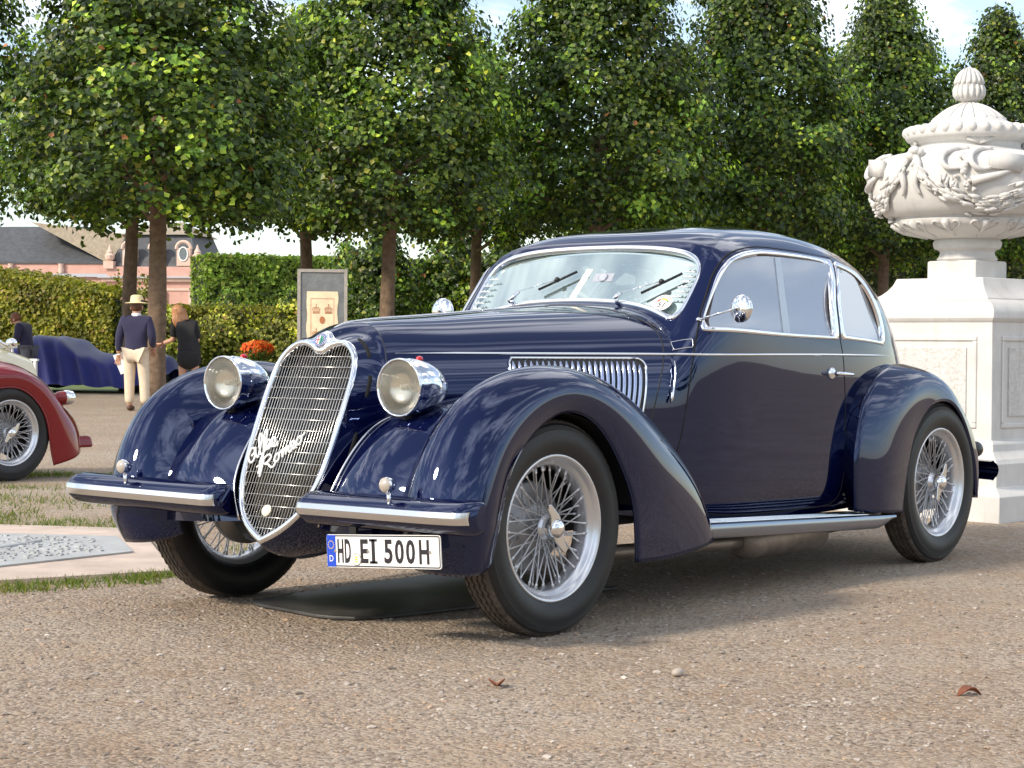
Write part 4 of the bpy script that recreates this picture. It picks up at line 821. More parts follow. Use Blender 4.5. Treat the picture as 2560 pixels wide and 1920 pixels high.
for ch, cx_, w_ in (('H', -.187, .026), ('D', -.154, .027), ('E', -.080, .034), ('I', -.040, .014), ('5', .026, .036), ('0', .074, .038), ('0', .122, .038), ('H', .180, .042)):
    to = text_mesh('plate_character', ch, Matrix.Identity(4), .076, M['ink'], plate, bold=.025, depth=.001); me_ = to.data; co = np.array([v.co for v in me_.vertices]); lo, hi = co.min(0), co.max(0); sx_ = w_ / (hi[0] - lo[0]); sy_ = .078 / (hi[1] - lo[1])
    me_.transform(PM @ Matrix.Translation((cx_, 0, .0042)) @ Matrix.Diagonal((sx_, sy_, 1, 1)) @ Matrix.Translation((-(lo[0] + hi[0]) / 2, -(lo[1] + hi[1]) / 2, 0)))
    if ch == 'I':
        for zz_ in (-.036, .036): MB().prism([(cx_ - .017, zz_ - .004), (cx_ + .017, zz_ - .004), (cx_ + .017, zz_ + .004), (cx_ - .017, zz_ + .004)], .001, PM @ Matrix.Translation((0, 0, .0042))).build('plate_character', M['ink'], plate, smooth=False)
text_mesh('plate_text', 'D', PM @ Matrix.Translation((-.2285, -.026, .0058)), .022, M['white'], plate, xs=.9)
for k_ in range(12):
    a = 2 * PI * k_ / 12; MB().prism([(.0022 * math.cos(t), .0022 * math.sin(t)) for t in np.linspace(0, 2 * PI, 6)[:-1]], .0004, PM @ Matrix.Translation((-.2285 + .0125 * math.cos(a), .02 + .0125 * math.sin(a), .0058))).build('plate_star', M['gold'], plate, smooth=False)
disc(.0205, PM @ Matrix.Translation((-.115, -.0275, .0042)), .0012).build('plate_seal', M['chrome_soft'], plate, smooth=False)
disc(.0175, PM @ Matrix.Translation((-.115, -.0275, .0056)), .0006).build('plate_seal_face', M['white'], plate, smooth=False)
for j in range(3): MB().prism([(-.007, -.0022), (.007, -.0022), (.006, .0022), (-.006, .0026)], .0006, PM @ Matrix.Translation((-.115, -.0195 - j * .0075, .0064))).build('seal_lion', M['gold'], plate, smooth=False)
for x_ in (-.210, -.062, .206): disc(.005, PM @ Matrix.Translation((x_, .0, .0042)), .003, 12).build('plate_screw', M['chrome_soft'], plate, smooth=False)
pb = MB(); pb.box((-.640, -.46, .385), (.012, .03, .06)); pb.box((-.640, -.74, .395), (.012, .03, .06)); pb.build('plate_bracket', M['black'], car, smooth=False)
# --- bonnet louvre panels
for s in (-1, 1):
    def hp(x, z, off=0.0): t = th_z(np.array(x), z, s); return Vector(SF(np.array(x), t) + SN(np.array(x), t) * off)
    def slant(x, z): return x - (.952 - z) * .22      # panel lines lean forward towards the bottom
    out = []
    for x in np.linspace(.275, .835, 20): out.append((x, .9505))
    for a in np.linspace(90, 0, 8): out.append((.835 + .035 * math.cos(rad(a)), .9155 + .035 * math.sin(rad(a))))
    for z in np.linspace(.905, .72, 10): out.append((slant(.872, z) + .002, z))
    for x in np.linspace(.80, .17, 20): out.append((x, .715))
    for z in np.linspace(.73, .935, 10): out.append((slant(.262, z), z))
    uv = np.array([(x, th_z(np.array(x), z, s)) for x, z in out]); 
    if s > 0: pass
    lp = patch('louvre_panel', uv, [], M['black'], hood, .014, off=.0012)
    bead('louvre_frame', uv, .0052, M['chrome'], lp, .003, closed=True)
    for k_ in range(23):
        x = .278 + k_ * .0258; pts = []; zb = .735
        for z in np.linspace(.938 if k_ < 22 else .925, zb, 14): pts.append(hp(slant(x, z), z, .0035))
        MB().tube(pts, [.004, .0075] + [.0088] * 11 + [.004], 8).build('louvre', M['louvre'] if 'louvre' in M else M.setdefault('louvre', mat('louvre_chrome', (.40, .45, .60), .15, metal=.9)), lp)
M['board'] = mat('dull_board_trim', (.24, .27, .34), .15, metal=1.0)
# --- running boards, exhaust, mirrors, tail
for s in (-1, 1):
    G = []
    xs_ = np.linspace(.965, 2.50, 30)
    for x in xs_:
        zt = .318 - .060 * (x - 1.0) / 1.48; yo = .805 - .006 * (x - 1); e = np.clip((2.52 - x) / .16, .25, 1)
        G.append([(x, s * .60, zt + .004), (x, s * (yo - .035 - .0), zt), (x, s * (yo - .008), zt - .004), (x, s * yo, zt - .014), (x, s * yo, zt - .054 * e), (x, s * (yo - .014), zt - .060 * e), (x, s * .60, zt - .05 * e)])
    rb_ = MB().grid(G, flip=s < 0); rb_.f += [tuple(range(7))[::-1 if s > 0 else 1]]; r_o = rb_.build('running_board', M['paint'], car, angle=30)
    T = []
    for x in xs_:
        zt = .318 - .060 * (x - 1.0) / 1.48; yo = .805 - .006 * (x - 1); e = np.clip((2.52 - x) / .16, .25, 1)
        T.append([(x, s * (yo - .012), zt + .001), (x, s * (yo + .002), zt - .003), (x, s * (yo + .005), zt - .012), (x, s * (yo + .005), zt - .046 * e), (x, s * (yo + .001), zt - .056 * e)])
    MB().grid(T, flip=s < 0).build('board_edge', M['board'], r_o, angle=40)
    for k_ in range(4):
        yk = .780 - k_ * .030; MB().tube([(x, s * (yk - .006 * (x - 1)), .3205 - .060 * (x - 1.0) / 1.48 + .0008 * k_) for x in np.linspace(1.0, 2.40 + .03 * k_, 12)], .0042, 6).build('tread_strip', M['chrome'], r_o)
    mp_ = Vector((1.222, s * .775, 1.149)); mr = MB(); Rm = Vector((-.93, -s * .12 if s > 0 else .10, .06)).normalized().to_track_quat('Z', 'Y').to_matrix()
    V0 = MB().lathe([(.0, .020), (.02, .0185), (.038, .0135), (.050, .006), (.0555, 0.0), (.0555, -.006), (.0, -.008)], n=36); mr.add([mp_ + Rm @ Vector(v) for v in V0.v], V0.f); mo = mr.build('door_mirror', M['chrome'], car)
    ba = Vector(SF(np.array(1.158), th_z(np.array(1.158), 1.105, s))); ar = MB(); ar.tube([ba, mp_ + Rm @ Vector((0, 0, .022))], .0045, 8); ar.ell(mp_ + Rm @ Vector((0, 0, .02)), (.013, .013, .013)); ar.ell(ba, (.012, .012, .010)); ar.build('mirror_arm', M['chrome'], mo)
    rbm = MB(); bp_ = [(3.735 - .10 * max(0, (y - .4) / .35)**2, s * y, .395) for y in np.linspace(.12, .73, 20)]
    rbm.grid([[(p[0] + a, p[1], p[2] + b) for a, b in ((-.03, .045), (.0, .05), (.035, .03), (.05, 0), (.035, -.03), (.0, -.05), (-.03, -.045))] for p in bp_], flip=s > 0); o_ = rbm.build('rear_bumper', M['paint'], car)
    MB().grid([[(p[0] + a, p[1] + s * .002, p[2] + b) for a, b in ((.032, .034), (.052, .018), (.060, 0), (.052, -.018), (.032, -.034))] for p in bp_], flip=s > 0).build('bumper_strip', M['chrome_soft'], o_)
    MB().lathe([(.0, .075), (.022, .07), (.038, .05), (.042, .02), (.036, -.01)], c=(3.55, s * .66, .50), n=20, axis='x').build('tail_lamp', M['black'], car)
ex = MB().tube(curve([(.6, -.42, .20), (1.2, -.50, .19), (1.62, -.54, .185)], 10), .030, 12).tube([(1.60, -.54, .185), (1.64, -.54, .185), (2.22, -.54, .185), (2.27, -.54, .185)], [.05, .078, .078, .045], 20).tube([(2.26, -.54, .19), (2.6, -.53, .2), (3.0, -.50, .24), (3.7, -.45, .22)], .028, 10); ex.build('exhaust', M['exhaust'], car)
bl = MB(); bl.tube([(0, -.62, .30), (0, .62, .30)], .035, 12); bl.tube([(3.0, -.6, .372), (3.0, .6, .372)], .045, 12); bl.build('axle', M['paint_under'], car)
hd_ = MB(); hd_.lathe([(.15, -.05), (.15, .05), (.11, .06), (.0, .06)], c=(0, .60, .3715), n=24, axis='y'); hd_.build('brake_housing', M['black'], car)
horn = MB().ell((-.20, -.395, .80), (.03, .025, .022)); horn.build('bonnet_catch', M['chrome'], car)
# ================================================================== vegetation
def leaf_arrays(P, Nn, size, rng, asp=.85, fold=.18):
    n = len(P); Nn = Nn / (np.linalg.norm(Nn, axis=1, keepdims=True) + 1e-9)
    r = rng.normal(size=(n, 3)); u = np.cross(Nn, r); u /= np.linalg.norm(u, axis=1, keepdims=True) + 1e-9; v = np.cross(Nn, u); s = size * rng.uniform(.65, 1.2, n)
    s = s[:, None]; a = asp / 2
    V = np.stack([P - u * s * .5, P - u * s * .12 + v * s * a + Nn * s * fold * .5, P + u * s * .5 - Nn * s * fold * .4, P - u * s * .12 - v * s * a + Nn * s * fold * .5], 1)
    i = np.arange(n)[:, None] * 4; F = np.concatenate([i + [0, 1, 2], i + [0, 2, 3]], 0)
    return V.reshape(-1, 3), F
def leaf_cols(n, rng, pal, w, tone):
    c = np.array(pal)[rng.choice(len(pal), n, p=w)] * (tone[:, None] if tone is not None else 1) * rng.uniform(.75, 1.25, (n, 1)); return np.repeat(c, 4, 0)
M['leaf'] = attr_mat('lime_leaf', .42, .32, .45); M['hedge_leaf'] = attr_mat('hedge_leaf', .5, .28, .35)
M['bark'] = mat('lime_bark', (.17, .115, .075), .9, noise=.4, nscale=9, bump=.9, bscale=22)
LIME = [(.044, .080, .012), (.078, .128, .017), (.16, .21, .025), (.018, .036, .010), (.28, .28, .045), (.26, .10, .03)]; LW = [.31, .28, .18, .205, .022, .003]
def crown_mesh(name, seed, n, R, z0, z1, prof, size=.125, clumps=420, spread=.26, pal=LIME, w=LW, inner=.28, fringe=.06, mt='leaf'):
    rng = np.random.default_rng(seed); pf = pch(*zip(*prof)); H = z1 - z0
    h = rng.beta(1.0, 1.15, clumps); a = rng.uniform(0, 2 * PI, clumps); lump = 1 + .09 * np.sin(3 * a + seed) + .09 * np.sin(5 * a + 11 * h + seed * 2) + .05 * np.sin(9 * a - 17 * h)
    rr = pf(h) * R * lump * rng.uniform(.80, 1.04, clumps); out = rng.uniform(size=clumps) < fringe; rr[out] *= rng.uniform(1.02, 1.17, out.sum())
    C = np.stack([rr * np.cos(a), rr * np.sin(a), z0 + h * H], 1); tone = np.clip(.95 + .38 * np.sin(2.1 * a + 4.3 * h + seed) * np.sin(7 * h + 1.7 * a) + rng.normal(size=clumps) * .26, .35, 1.8); sunlit_clump = rng.uniform(size=clumps) < .20; tone[sunlit_clump] *= 2.7  # random clumps coloured brighter, standing in for sunlit leaves
    ns = int(n * (1 - inner)); k = rng.integers(0, clumps, ns); off = rng.normal(size=(ns, 3)) * spread * [1, 1, .75]; P = C[k] + off
    od = P * [1, 1, 0]; od /= np.linalg.norm(od, axis=1, keepdims=True) + 1e-9; Nn = od * .8 + [0, 0, .5] + off / spread * .25 + rng.normal(size=(ns, 3)) * .42
    ni = n - ns; hi = rng.uniform(0.02, .97, ni); ai = rng.uniform(0, 2 * PI, ni); ri = pf(hi) * R * np.sqrt(rng.uniform(.12, .72, ni)); Pi_ = np.stack([ri * np.cos(ai), ri * np.sin(ai), z0 + hi * H], 1)
    P = np.vstack([P, Pi_]); Nn = np.vstack([Nn, rng.normal(size=(ni, 3))]); tn = np.r_[tone[k], np.full(ni, .9)]
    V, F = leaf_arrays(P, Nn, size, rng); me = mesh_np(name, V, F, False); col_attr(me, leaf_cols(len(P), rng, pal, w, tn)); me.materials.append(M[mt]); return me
LPROF = [(0, .55), (.05, .88), (.14, 1.0), (.32, .93), (.55, .72), (.75, .46), (.9, .22), (1, .05)]
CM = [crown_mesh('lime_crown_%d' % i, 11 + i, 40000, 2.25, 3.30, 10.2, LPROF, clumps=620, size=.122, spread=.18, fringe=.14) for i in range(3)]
RM = [crown_mesh('rear_lime_crown_%d' % i, 21 + i, 27000, 2.1, 3.65, 8.3, LPROF, clumps=400, size=.122, spread=.18, fringe=.14, pal=[(r * 1.45, g * 1.4, b * 1.2) for r, g, b in LIME]) for i in range(2)]  # rear palette lightened so crowns in the gaps look sunlit
def trunk_mesh(seed, r0, h):
    rng = random.Random(seed); mb = MB(); n = 14; pts = []; rs = []
    for i in range(12): t = i / 11; pts.append((.05 * math.sin(t * 3 + seed), .05 * math.sin(t * 2.3 + seed * 2), -.05 + t * (h + .05))); rs.append(r0 * (1.35 if i == 0 else 1.0 + .18 * math.exp(-t * 9)) * (1 - .28 * t))
    mb.tube(pts, rs, n)
    for k in range(9):
        a = k * 2.4 + seed; z = h * (.62 + .036 * k); L = rng.uniform(1.1, 1.8); mb.tube([(0, 0, z), (L * .4 * math.cos(a), L * .4 * math.sin(a), z + .35), (L * math.cos(a), L * math.sin(a), z + .8)], [r0 * .34, r0 * .22, .015], 6)
    v = np.array(mb.v); rg = np.random.default_rng(seed); v[:, :2] *= 1 + rg.uniform(-.05, .05, (len(v), 1)); mb.v = [tuple(p) for p in v]; return mb
TRK = []
for i in range(2): o = trunk_mesh(i + 1, .155, 5.2).build('trunk', M['bark']); TRK.append(o.data); bpy.data.objects.remove(o)
def lime(l, d, k, label, sx=1.0, sz=1.0, rz=0.0):
    r = empty('lime_tree', place(l, d), rz); r.scale = (sx, sx, sz); tag(r, label, 'tree', 'clipped lime trees in two rows')
    for nm, me in (('trunk', TRK[k % 2]), ('crown', RM[k % 2] if label.startswith('rear') else CM[k % 3])):
        o = bpy.data.objects.new(nm, me); COL.objects.link(o); o.parent = r
    return r
lime(-10.75, 34.0, 1, 'lime tree cut off by the left edge, above the red car', 1.0, 1.0, 1.0)
lime(-5.50, 29.6, 0, 'lime tree with a stout trunk behind the man in the straw hat', 1.0, .86, .3)
lime(-2.32, 36.2, 2, 'lime tree with a bare trunk just right of the signboard', 1.0, .95, 2.2)
lime(1.75, 40.0, 1, 'lime tree standing behind the windscreen of the blue car', 1.04, 1.04, 4.0)
lime(5.6, 44.2, 0, 'lime tree standing behind the roof of the blue car', 1.06, 1.06, 5.1)
lime(9.4, 48.6, 2, 'lime tree between the blue car roof and the urn', 1.02, 1.0, .9)
lime(13.4, 53.0, 1, 'lime tree directly behind the white urn', 1.03, 1.0, 3.3)
lime(17.5, 57.5, 0, 'lime tree at the far right edge behind the urn', 1.03, 1.02, 2.0)
lime(-7.55, 38.0, 2, 'rear lime tree with a dark thin trunk behind the straw hat', 1.0, 1.0, 1.7)
lime(-4.55, 42.2, 0, 'rear lime tree with its dark trunk behind the signboard', 1.0, 1.0, 4.4)
lime(-.92, 47.0, 1, 'rear lime tree with a dark trunk beside the windscreen pillar', 1.0, 1.0, 2.6)
lime(3.4, 51.5, 2, 'rear lime tree hidden among crowns above the bonnet', 1.0, 1.0, .2)
lime(7.4, 56.0, 0, 'rear lime tree in the gap above the coupe roof', 1.0, 1.0, 5.6)
lime(11.6, 60.5, 1, 'rear lime tree in the gap left of the urn lid', 1.0, 1.0, 1.1)
# --- hedges
HEDGE = [(.085, .125, .020), (.13, .17, .026), (.060, .090, .018), (.20, .21, .036), (.15, .09, .03)]; HW = [.32, .28, .22, .15, .03]
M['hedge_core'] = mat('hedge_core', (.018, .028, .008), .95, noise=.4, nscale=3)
def hedge(name, A, B, h, th, n, size, label, seed, cat='hedge', pal=HEDGE, w=HW, bulge=.15, tone=1.0, group=None, h2=None):
    rng = np.random.default_rng(seed); A = np.array(A); B = np.array(B); d = B - A; L = np.linalg.norm(d); d /= L; q = np.array([d[1], -d[0]])
    if (np.append(q, 0) @ (np.append(CAM[:2], 0) - np.append((A + B) / 2, 0))) < 0: q = -q     # q points to the viewer's side
    root = empty(name, (A[0], A[1], 0)); tag(root, label, cat, group)
    face = rng.choice(3, n, p=[.66, .22, .12]); u = rng.uniform(0, L, n); z = h * rng.uniform(0, 1, n)**.85; t = rng.uniform(0, th, n); wob = .10 * np.sin(u * 1.3 + z * 2.1 + seed) + .08 * np.sin(u * 3.7 + seed) * np.sin(z * 3.1)
    P = np.zeros((n, 3)); Nn = np.zeros((n, 3))
    f = face == 0; off = wob[f] * bulge * 4 + rng.normal(size=f.sum()) * .06; P[f, :2] = A + d * u[f, None] + q * off[:, None]; P[f, 2] = z[f]; Nn[f, :2] = q
    f = face == 1; P[f, :2] = A + d * u[f, None] - q * t[f, None]; P[f, 2] = h + wob[f] * .5 + rng.normal(size=f.sum()) * .05; Nn[f, 2] = 1
    f = face == 2; e = rng.integers(0, 2, f.sum()); P[f, :2] = A + d * (np.where(e, L, 0) + rng.normal(size=f.sum()) * .05)[:, None] - q * t[f, None]; P[f, 2] = z[f]; Nn[f, :2] = d * np.where(e, 1, -1)[:, None]
    P[:, :2] -= A
    if h2: P[:, 2] *= 1 + (h2 / h - 1) * (u / L)**1.6
    # soften the upper front edge
    V, F = leaf_arrays(P, Nn + rng.normal(size=(n, 3)) * .5 + [0, 0, .25], size, rng)
    ob = np_obj('foliage', V, F, M['hedge_leaf'], root, False); cl = .75 + .35 * np.sin(u * 2.3 + seed) * np.sin(z * 2.9 + 1) + .1; col_attr(ob.data, leaf_cols(n, rng, pal, w, cl * tone))
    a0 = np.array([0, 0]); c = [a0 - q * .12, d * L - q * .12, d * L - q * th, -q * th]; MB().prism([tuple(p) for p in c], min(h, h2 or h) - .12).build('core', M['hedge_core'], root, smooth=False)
    return root
def pl2(l, d): p = place(l, d); return (p.x, p.y)
GOLD = [(.22, .23, .024), (.32, .30, .034), (.14, .16, .022), (.42, .36, .05), (.24, .15, .03)]
hedge('hedge', pl2(-16.8, 55.0), pl2(-11.15, 53.5), 3.1, 3.0, 20000, .13, 'tall golden-green hedge behind the covered car at left', 3, pal=GOLD, h2=2.3)
hedge('hedge', pl2(-11.2, 58.0), pl2(-5.6, 60.5), 2.05, 2.0, 9000, .13, 'lower olive hedge left of the signboard', 5, pal=GOLD, tone=.85)
hedge('hedge', pl2(-15.3, 96.0), pl2(2.0, 104.0), 5.35, 3.0, 16000, .26, 'very tall clipped green hedge wall beside the pink building', 7, bulge=.05, pal=[(.16, .26, .03), (.22, .33, .04), (.12, .20, .025), (.30, .38, .06), (.2, .2, .04)])
hedge('hedge', pl2(-4.5, 63.0), pl2(6.4, 68.4), 3.0, 2.5, 8000, .16, 'dark hedge seen between trunks behind the windscreen', 9, tone=.8)
hedge('hedge', pl2(6.0, 66.0), pl2(34.0, 76.0), 5.4, 3.0, 20000, .17, 'tall dark hedge behind the rear window and the urn foot', 10, tone=.6)
CPROF = [(0, .55), (.12, .95), (.3, 1.0), (.6, .72), (.85, .36), (1, .06)]
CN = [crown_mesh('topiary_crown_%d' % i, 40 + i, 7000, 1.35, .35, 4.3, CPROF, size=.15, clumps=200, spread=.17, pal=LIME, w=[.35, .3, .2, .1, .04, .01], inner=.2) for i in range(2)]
def topiary(l, d, sx, sz, k, label, tone=None):
    r = empty('clipped_tree', place(l, d), k * 1.3); r.scale = (sx, sx, sz); tag(r, label, 'tree', 'clipped trees beyond the lime rows')
    o = bpy.data.objects.new('crown', CN[k % 2]); COL.objects.link(o); o.parent = r
    t_ = MB().tube([(0, 0, -.05), (0, 0, 1.2)], [.09, .06], 8).build('trunk', M['bark'], r)
topiary(-4.95, 57.0, .75, .92, 0, 'clipped tree just right of the rear signboard trunk')
topiary(-3.75, 54.0, 1.0, .98, 1, 'pointed clipped tree between the signboard and the bare trunk')
topiary(-1.75, 55.0, 1.05, 1.0, 0, 'rounded clipped tree right of the bare trunk')
topiary(-.25, 54.0, 1.1, .95, 1, 'rounded clipped tree left of the windscreen pillar')
topiary(1.3, 57.0, 1.05, .93, 0, 'clipped tree showing just above the windscreen pillar')
topiary(-13.4, 90.0, .62, .80, 0, 'small dark cone tree before the tall hedge, left one')
topiary(-10.4, 90.0, .62, .80, 1, 'small dark cone tree before the tall hedge, right one')
topiary(8.2, 60.0, 1.1, .9, 1, 'clipped tree behind the rear window of the coupe')
topiary(13.6, 62.0, 1.1, .9, 0, 'clipped tree seen beside the urn foot')
BPROF = [(0, .80), (.25, 1.0), (.55, .90), (.8, .62), (.95, .28), (1, .1)]
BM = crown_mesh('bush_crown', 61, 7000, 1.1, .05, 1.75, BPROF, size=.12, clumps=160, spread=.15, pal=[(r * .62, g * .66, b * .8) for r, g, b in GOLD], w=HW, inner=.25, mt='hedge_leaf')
for (l_, d_, s_, lb) in ((-9.9, 54.0, 1.05, 'rounded olive bush just right of the fair-haired person'), (-8.2, 55.5, 1.1, 'rounded olive bush behind the orange flowers, left one'), (-6.3, 55.5, 1.15, 'rounded olive bush behind the orange flowers, right one')):
    r_ = empty('rounded_bush', place(l_, d_), l_); r_.scale = (s_, s_, s_); tag(r_, lb, 'bush', 'rounded bushes before the low hedge'); o = bpy.data.objects.new('foliage', BM); COL.objects.link(o); o.parent = r_
# --- grass tufts
M['grass'] = attr_mat('grass_blade', .6, .3, .3)
def grass():
    rng = np.random.default_rng(8); Ps = []
    def strip(p0, p1, w, n, j=1.0):
        t = rng.uniform(0, 1, n); p0 = np.array(p0); p1 = np.array(p1); q = p1 - p0; q = np.array([-q[1], q[0]]) / np.linalg.norm(q); c = np.sin(t * 23 + p0[0]) * np.sin(t * 7 + 1.3); k = rng.uniform(size=n) < .55 + .45 * c
        P = p0 + t[:, None] * (p1 - p0) + q * rng.normal(size=(n, 1)) * w; Ps.append(P[k])
    strip((.30, 1.42), (-1.75, 2.12), .035, 2600); strip((.1, 1.36), (-1.1, 1.75), .06, 1300); strip((1.42, 3.12), (.55, 4.85), .05, 2200); strip((1.6, 3.1), (1.2, 4.6), .15, 1600)
    strip((1.5, 4.2), (.5, 6.2), .35, 2600); strip((2.4, 4.4), (1.6, 6.6), .3, 2400); strip((3.2, 5.0), (2.2, 7.6), .10, 1500); strip((4.25, 5.7), (3.3, 7.7), .14, 3800); strip((1.55, 2.2), (.75, 1.55), .10, 500); strip((2.0, 2.3), (1.1, 1.5), .12, 500)
    P = np.vstack(Ps); n = len(P); h = rng.uniform(.012, .045, n); a = rng.uniform(0, 2 * PI, n); w = rng.uniform(.002, .0045, n); ln = rng.normal(size=(n, 2)) * h[:, None] * .6
    B0 = np.c_[P + np.c_[np.cos(a), np.sin(a)] * w[:, None], np.zeros(n)]; B1 = np.c_[P - np.c_[np.cos(a), np.sin(a)] * w[:, None], np.zeros(n)]; T_ = np.c_[P + ln, h]
    V = np.stack([B0, B1, T_], 1).reshape(-1, 3); F = np.arange(3 * n).reshape(-1, 3); pal = [(.10, .15, .025), (.17, .20, .04), (.24, .21, .06), (.07, .12, .02)]
    o = np_obj('grass', V, F, M['grass'], None, False); col_attr(o.data, np.repeat(np.array(pal)[rng.choice(4, n, p=[.4, .3, .12, .18])], 3, 0)); tag(o, 'thin grass growing along the slab and in the gravel', 'grass', kind='stuff')
grass()
def lawn(name, pts, z, label, mt):
    o = MB().prism(pts, .004, Matrix.Translation((0, 0, z))).build(name, mt, smooth=False); tag(o, kind='structure'); return o
M['lawn'] = mat('lawn', (.10, .14, .03), .9, noise=.4, nscale=2, bump=.3, bscale=30)
lawn('lawn', [pl2(-16, 35.2), pl2(4, 40.5), pl2(4, 62), pl2(-16, 57)], .004, '', M['lawn'])
# flower standard
M['flower'] = attr_mat('geranium', .6, .2, .3)
fr = empty('flower_standard', place(-5.65, 42.5)); tag(fr, 'mop-headed plant with orange-red flowers before the olive hedge', 'plant')
for nm, sd, pal, w, n, mt in (('blossom', 3, [(.85, .16, .02), (.90, .30, .04), (.75, .08, .02)], [.5, .3, .2], 900, 'flower'), ('leaves', 4, HEDGE, HW, 700, 'hedge_leaf')):
    r_ = np.random.default_rng(sd); P = r_.normal(size=(n, 3)); P /= np.linalg.norm(P, axis=1, keepdims=True); P = P * r_.uniform(.7, 1.03, (n, 1)) * [.40, .36, .20] + [0, 0, .82 - (.05 if nm == 'leaves' else -.03)]
    V, F = leaf_arrays(P, P - [0, 0, .8], .07, r_); o = np_obj(nm, V, F, M[mt], fr, False); col_attr(o.data, leaf_cols(n, r_, pal, w, None))
for k, (a, b) in enumerate(((-.12, 0), (.1, .05), (.2, -.05))): MB().tube([(a * .4, b, 0), (a, b, .7)], .015, 6).build('stem', M['bark'], fr)

# wooded skyline behind the photographer, seen only as reflections
def skyline():
    rng = np.random.default_rng(77); V = []; F = []; C_ = []
    for k in range(46):
        a = HEAD + PI + rad(-75 + k * 3.4 + rng.uniform(-1, 1)); d = rng.uniform(62, 84); b = CAM[:2] + d * np.array([math.cos(a), math.sin(a)]); H = rng.uniform(7, 12.5); R = rng.uniform(1.8, 3.0); n = 260
        hh = rng.uniform(.05, 1, n); an = rng.uniform(0, 2 * PI, n); r = R * (1 - hh**1.6 * .9) * rng.uniform(.7, 1.05, n); P = np.stack([b[0] + r * np.cos(an), b[1] + r * np.sin(an), hh * H], 1); v, f = leaf_arrays(P, rng.normal(size=(n, 3)), 1.1, rng); F.append(f + sum(len(x) for x in V)); V.append(v); C_.append(leaf_cols(n, rng, LIME, LW, None))
    o = np_obj('tree_line', np.vstack(V), np.vstack(F), M['hedge_leaf'], None, False); col_attr(o.data, np.vstack(C_)); tag(o, 'distant wooded skyline mirrored in the car bodywork', 'wood', kind='stuff')
skyline()
# ================================================================== pedestal and urn
def weather(m, amount=.35):
    t = m.node_tree; p = t.nodes['Principled BSDF']; l = p.inputs['Base Color'].links[0]; src = l.from_socket; g = t.nodes.new('ShaderNodeTexCoord'); mp = t.nodes.new('ShaderNodeMapping'); mp.inputs['Scale'].default_value = (9, 9, 1.1); t.links.new(g.outputs['Object'], mp.inputs[0])
    n = t.nodes.new('ShaderNodeTexNoise'); n.inputs['Scale'].default_value = 1.6; n.inputs['Detail'].default_value = 8; n.inputs['Roughness'].default_value = .68; t.links.new(mp.outputs[0], n.inputs['Vector'])
    r = t.nodes.new('ShaderNodeMapRange'); r.inputs['From Min'].default_value = .52; r.inputs['From Max'].default_value = .78; r.inputs['To Max'].default_value = amount; t.links.new(n.outputs[0], r.inputs[0])
    x = t.nodes.new('ShaderNodeMix'); x.data_type = 'RGBA'; x.inputs[7].default_value = (.30, .27, .22, 1); t.links.new(r.outputs[0], x.inputs[0]); t.links.new(src, x.inputs[6]); t.links.new(x.outputs[2], p.inputs['Base Color'])
M['stone'] = mat('white_painted_stone', (.60, .59, .57), .75, noise=.10, nscale=5, bump=.10, bscale=45)
M['roughcast'] = mat('white_roughcast', (.58, .57, .55), .9, noise=.12, nscale=30, bump=1.0, bscale=48)
weather(M['stone']); weather(M['roughcast'], .45)
UC = Vector((5.746, .424, 0)); UR = -.13
ped = empty('pedestal', UC, UR); tag(ped, 'white square stone pedestal with panelled sides behind the coupe', 'pedestal')
def square(prof, n=1):
    V = []; F = []
    for a, z in prof:
        for x, y in ((-a, -a), (a, -a), (a, a), (-a, a)): V.append((x, y, z))
    for i in range(len(prof) - 1):
        for k in range(4): F.append((i * 4 + k, i * 4 + (k + 1) % 4, (i + 1) * 4 + (k + 1) % 4, (i + 1) * 4 + k))
    F.append(tuple(range(3, -1, -1))); F.append(tuple((len(prof) - 1) * 4 + k for k in range(4))); return MB().add(V, F)
pr_ = [(.66, -.02), (.66, .15), (.645, .165), (.615, .18), (.60, .195), (.60, .33), (.585, .355), (.555, .375), (.535, .40), (.53, .44), (.52, .452), (.50, .46), (.50, 1.15), (.512, 1.16), (.52, 1.175), (.52, 1.205), (.512, 1.225), (.49, 1.25), (.45, 1.27), (.415, 1.283), (.405, 1.285), (.405, 1.297), (.372, 1.318), (.345, 1.345), (.322, 1.378), (.305, 1.42)]
o = square(pr_).build('body', M['stone'], ped, angle=25); bevel(o, .004, 2)
for k in range(4):
    R_ = Matrix.Rotation(k * PI / 2, 4, 'Z'); mb = MB()
    for (cx, cz, sx, sz) in ((0, 1.055, .80, .03), (0, .545, .80, .03), (-.385, .80, .03, .48), (.385, .80, .03, .48)): mb.box((cx, -.504, cz), (sx, .014, sz))
    mb.v = [tuple(R_ @ Vector(v)) for v in mb.v]; bevel(mb.build('panel_moulding', M['stone'], ped, smooth=False), .008, 3)
    mb = MB(); mb.box((0, -.503, .80), (.66, .012, .40)); mb.v = [tuple(R_ @ Vector(v)) for v in mb.v]; mb.build('roughcast_panel', M['roughcast'], ped, smooth=False)
urn = empty('urn', UC + Vector((0, 0, 1.42)), UR); tag(urn, 'large white lidded urn with carved garlands on the pedestal', 'urn')
Z0 = 1.42
def uz(y): return 2.729 - (y - 95) / 1003.0 - Z0
bevel(square([(.172, .0), (.172, .105), (.165, .112)]).build('plinth', M['stone'], urn, smooth=False), .006, 2)
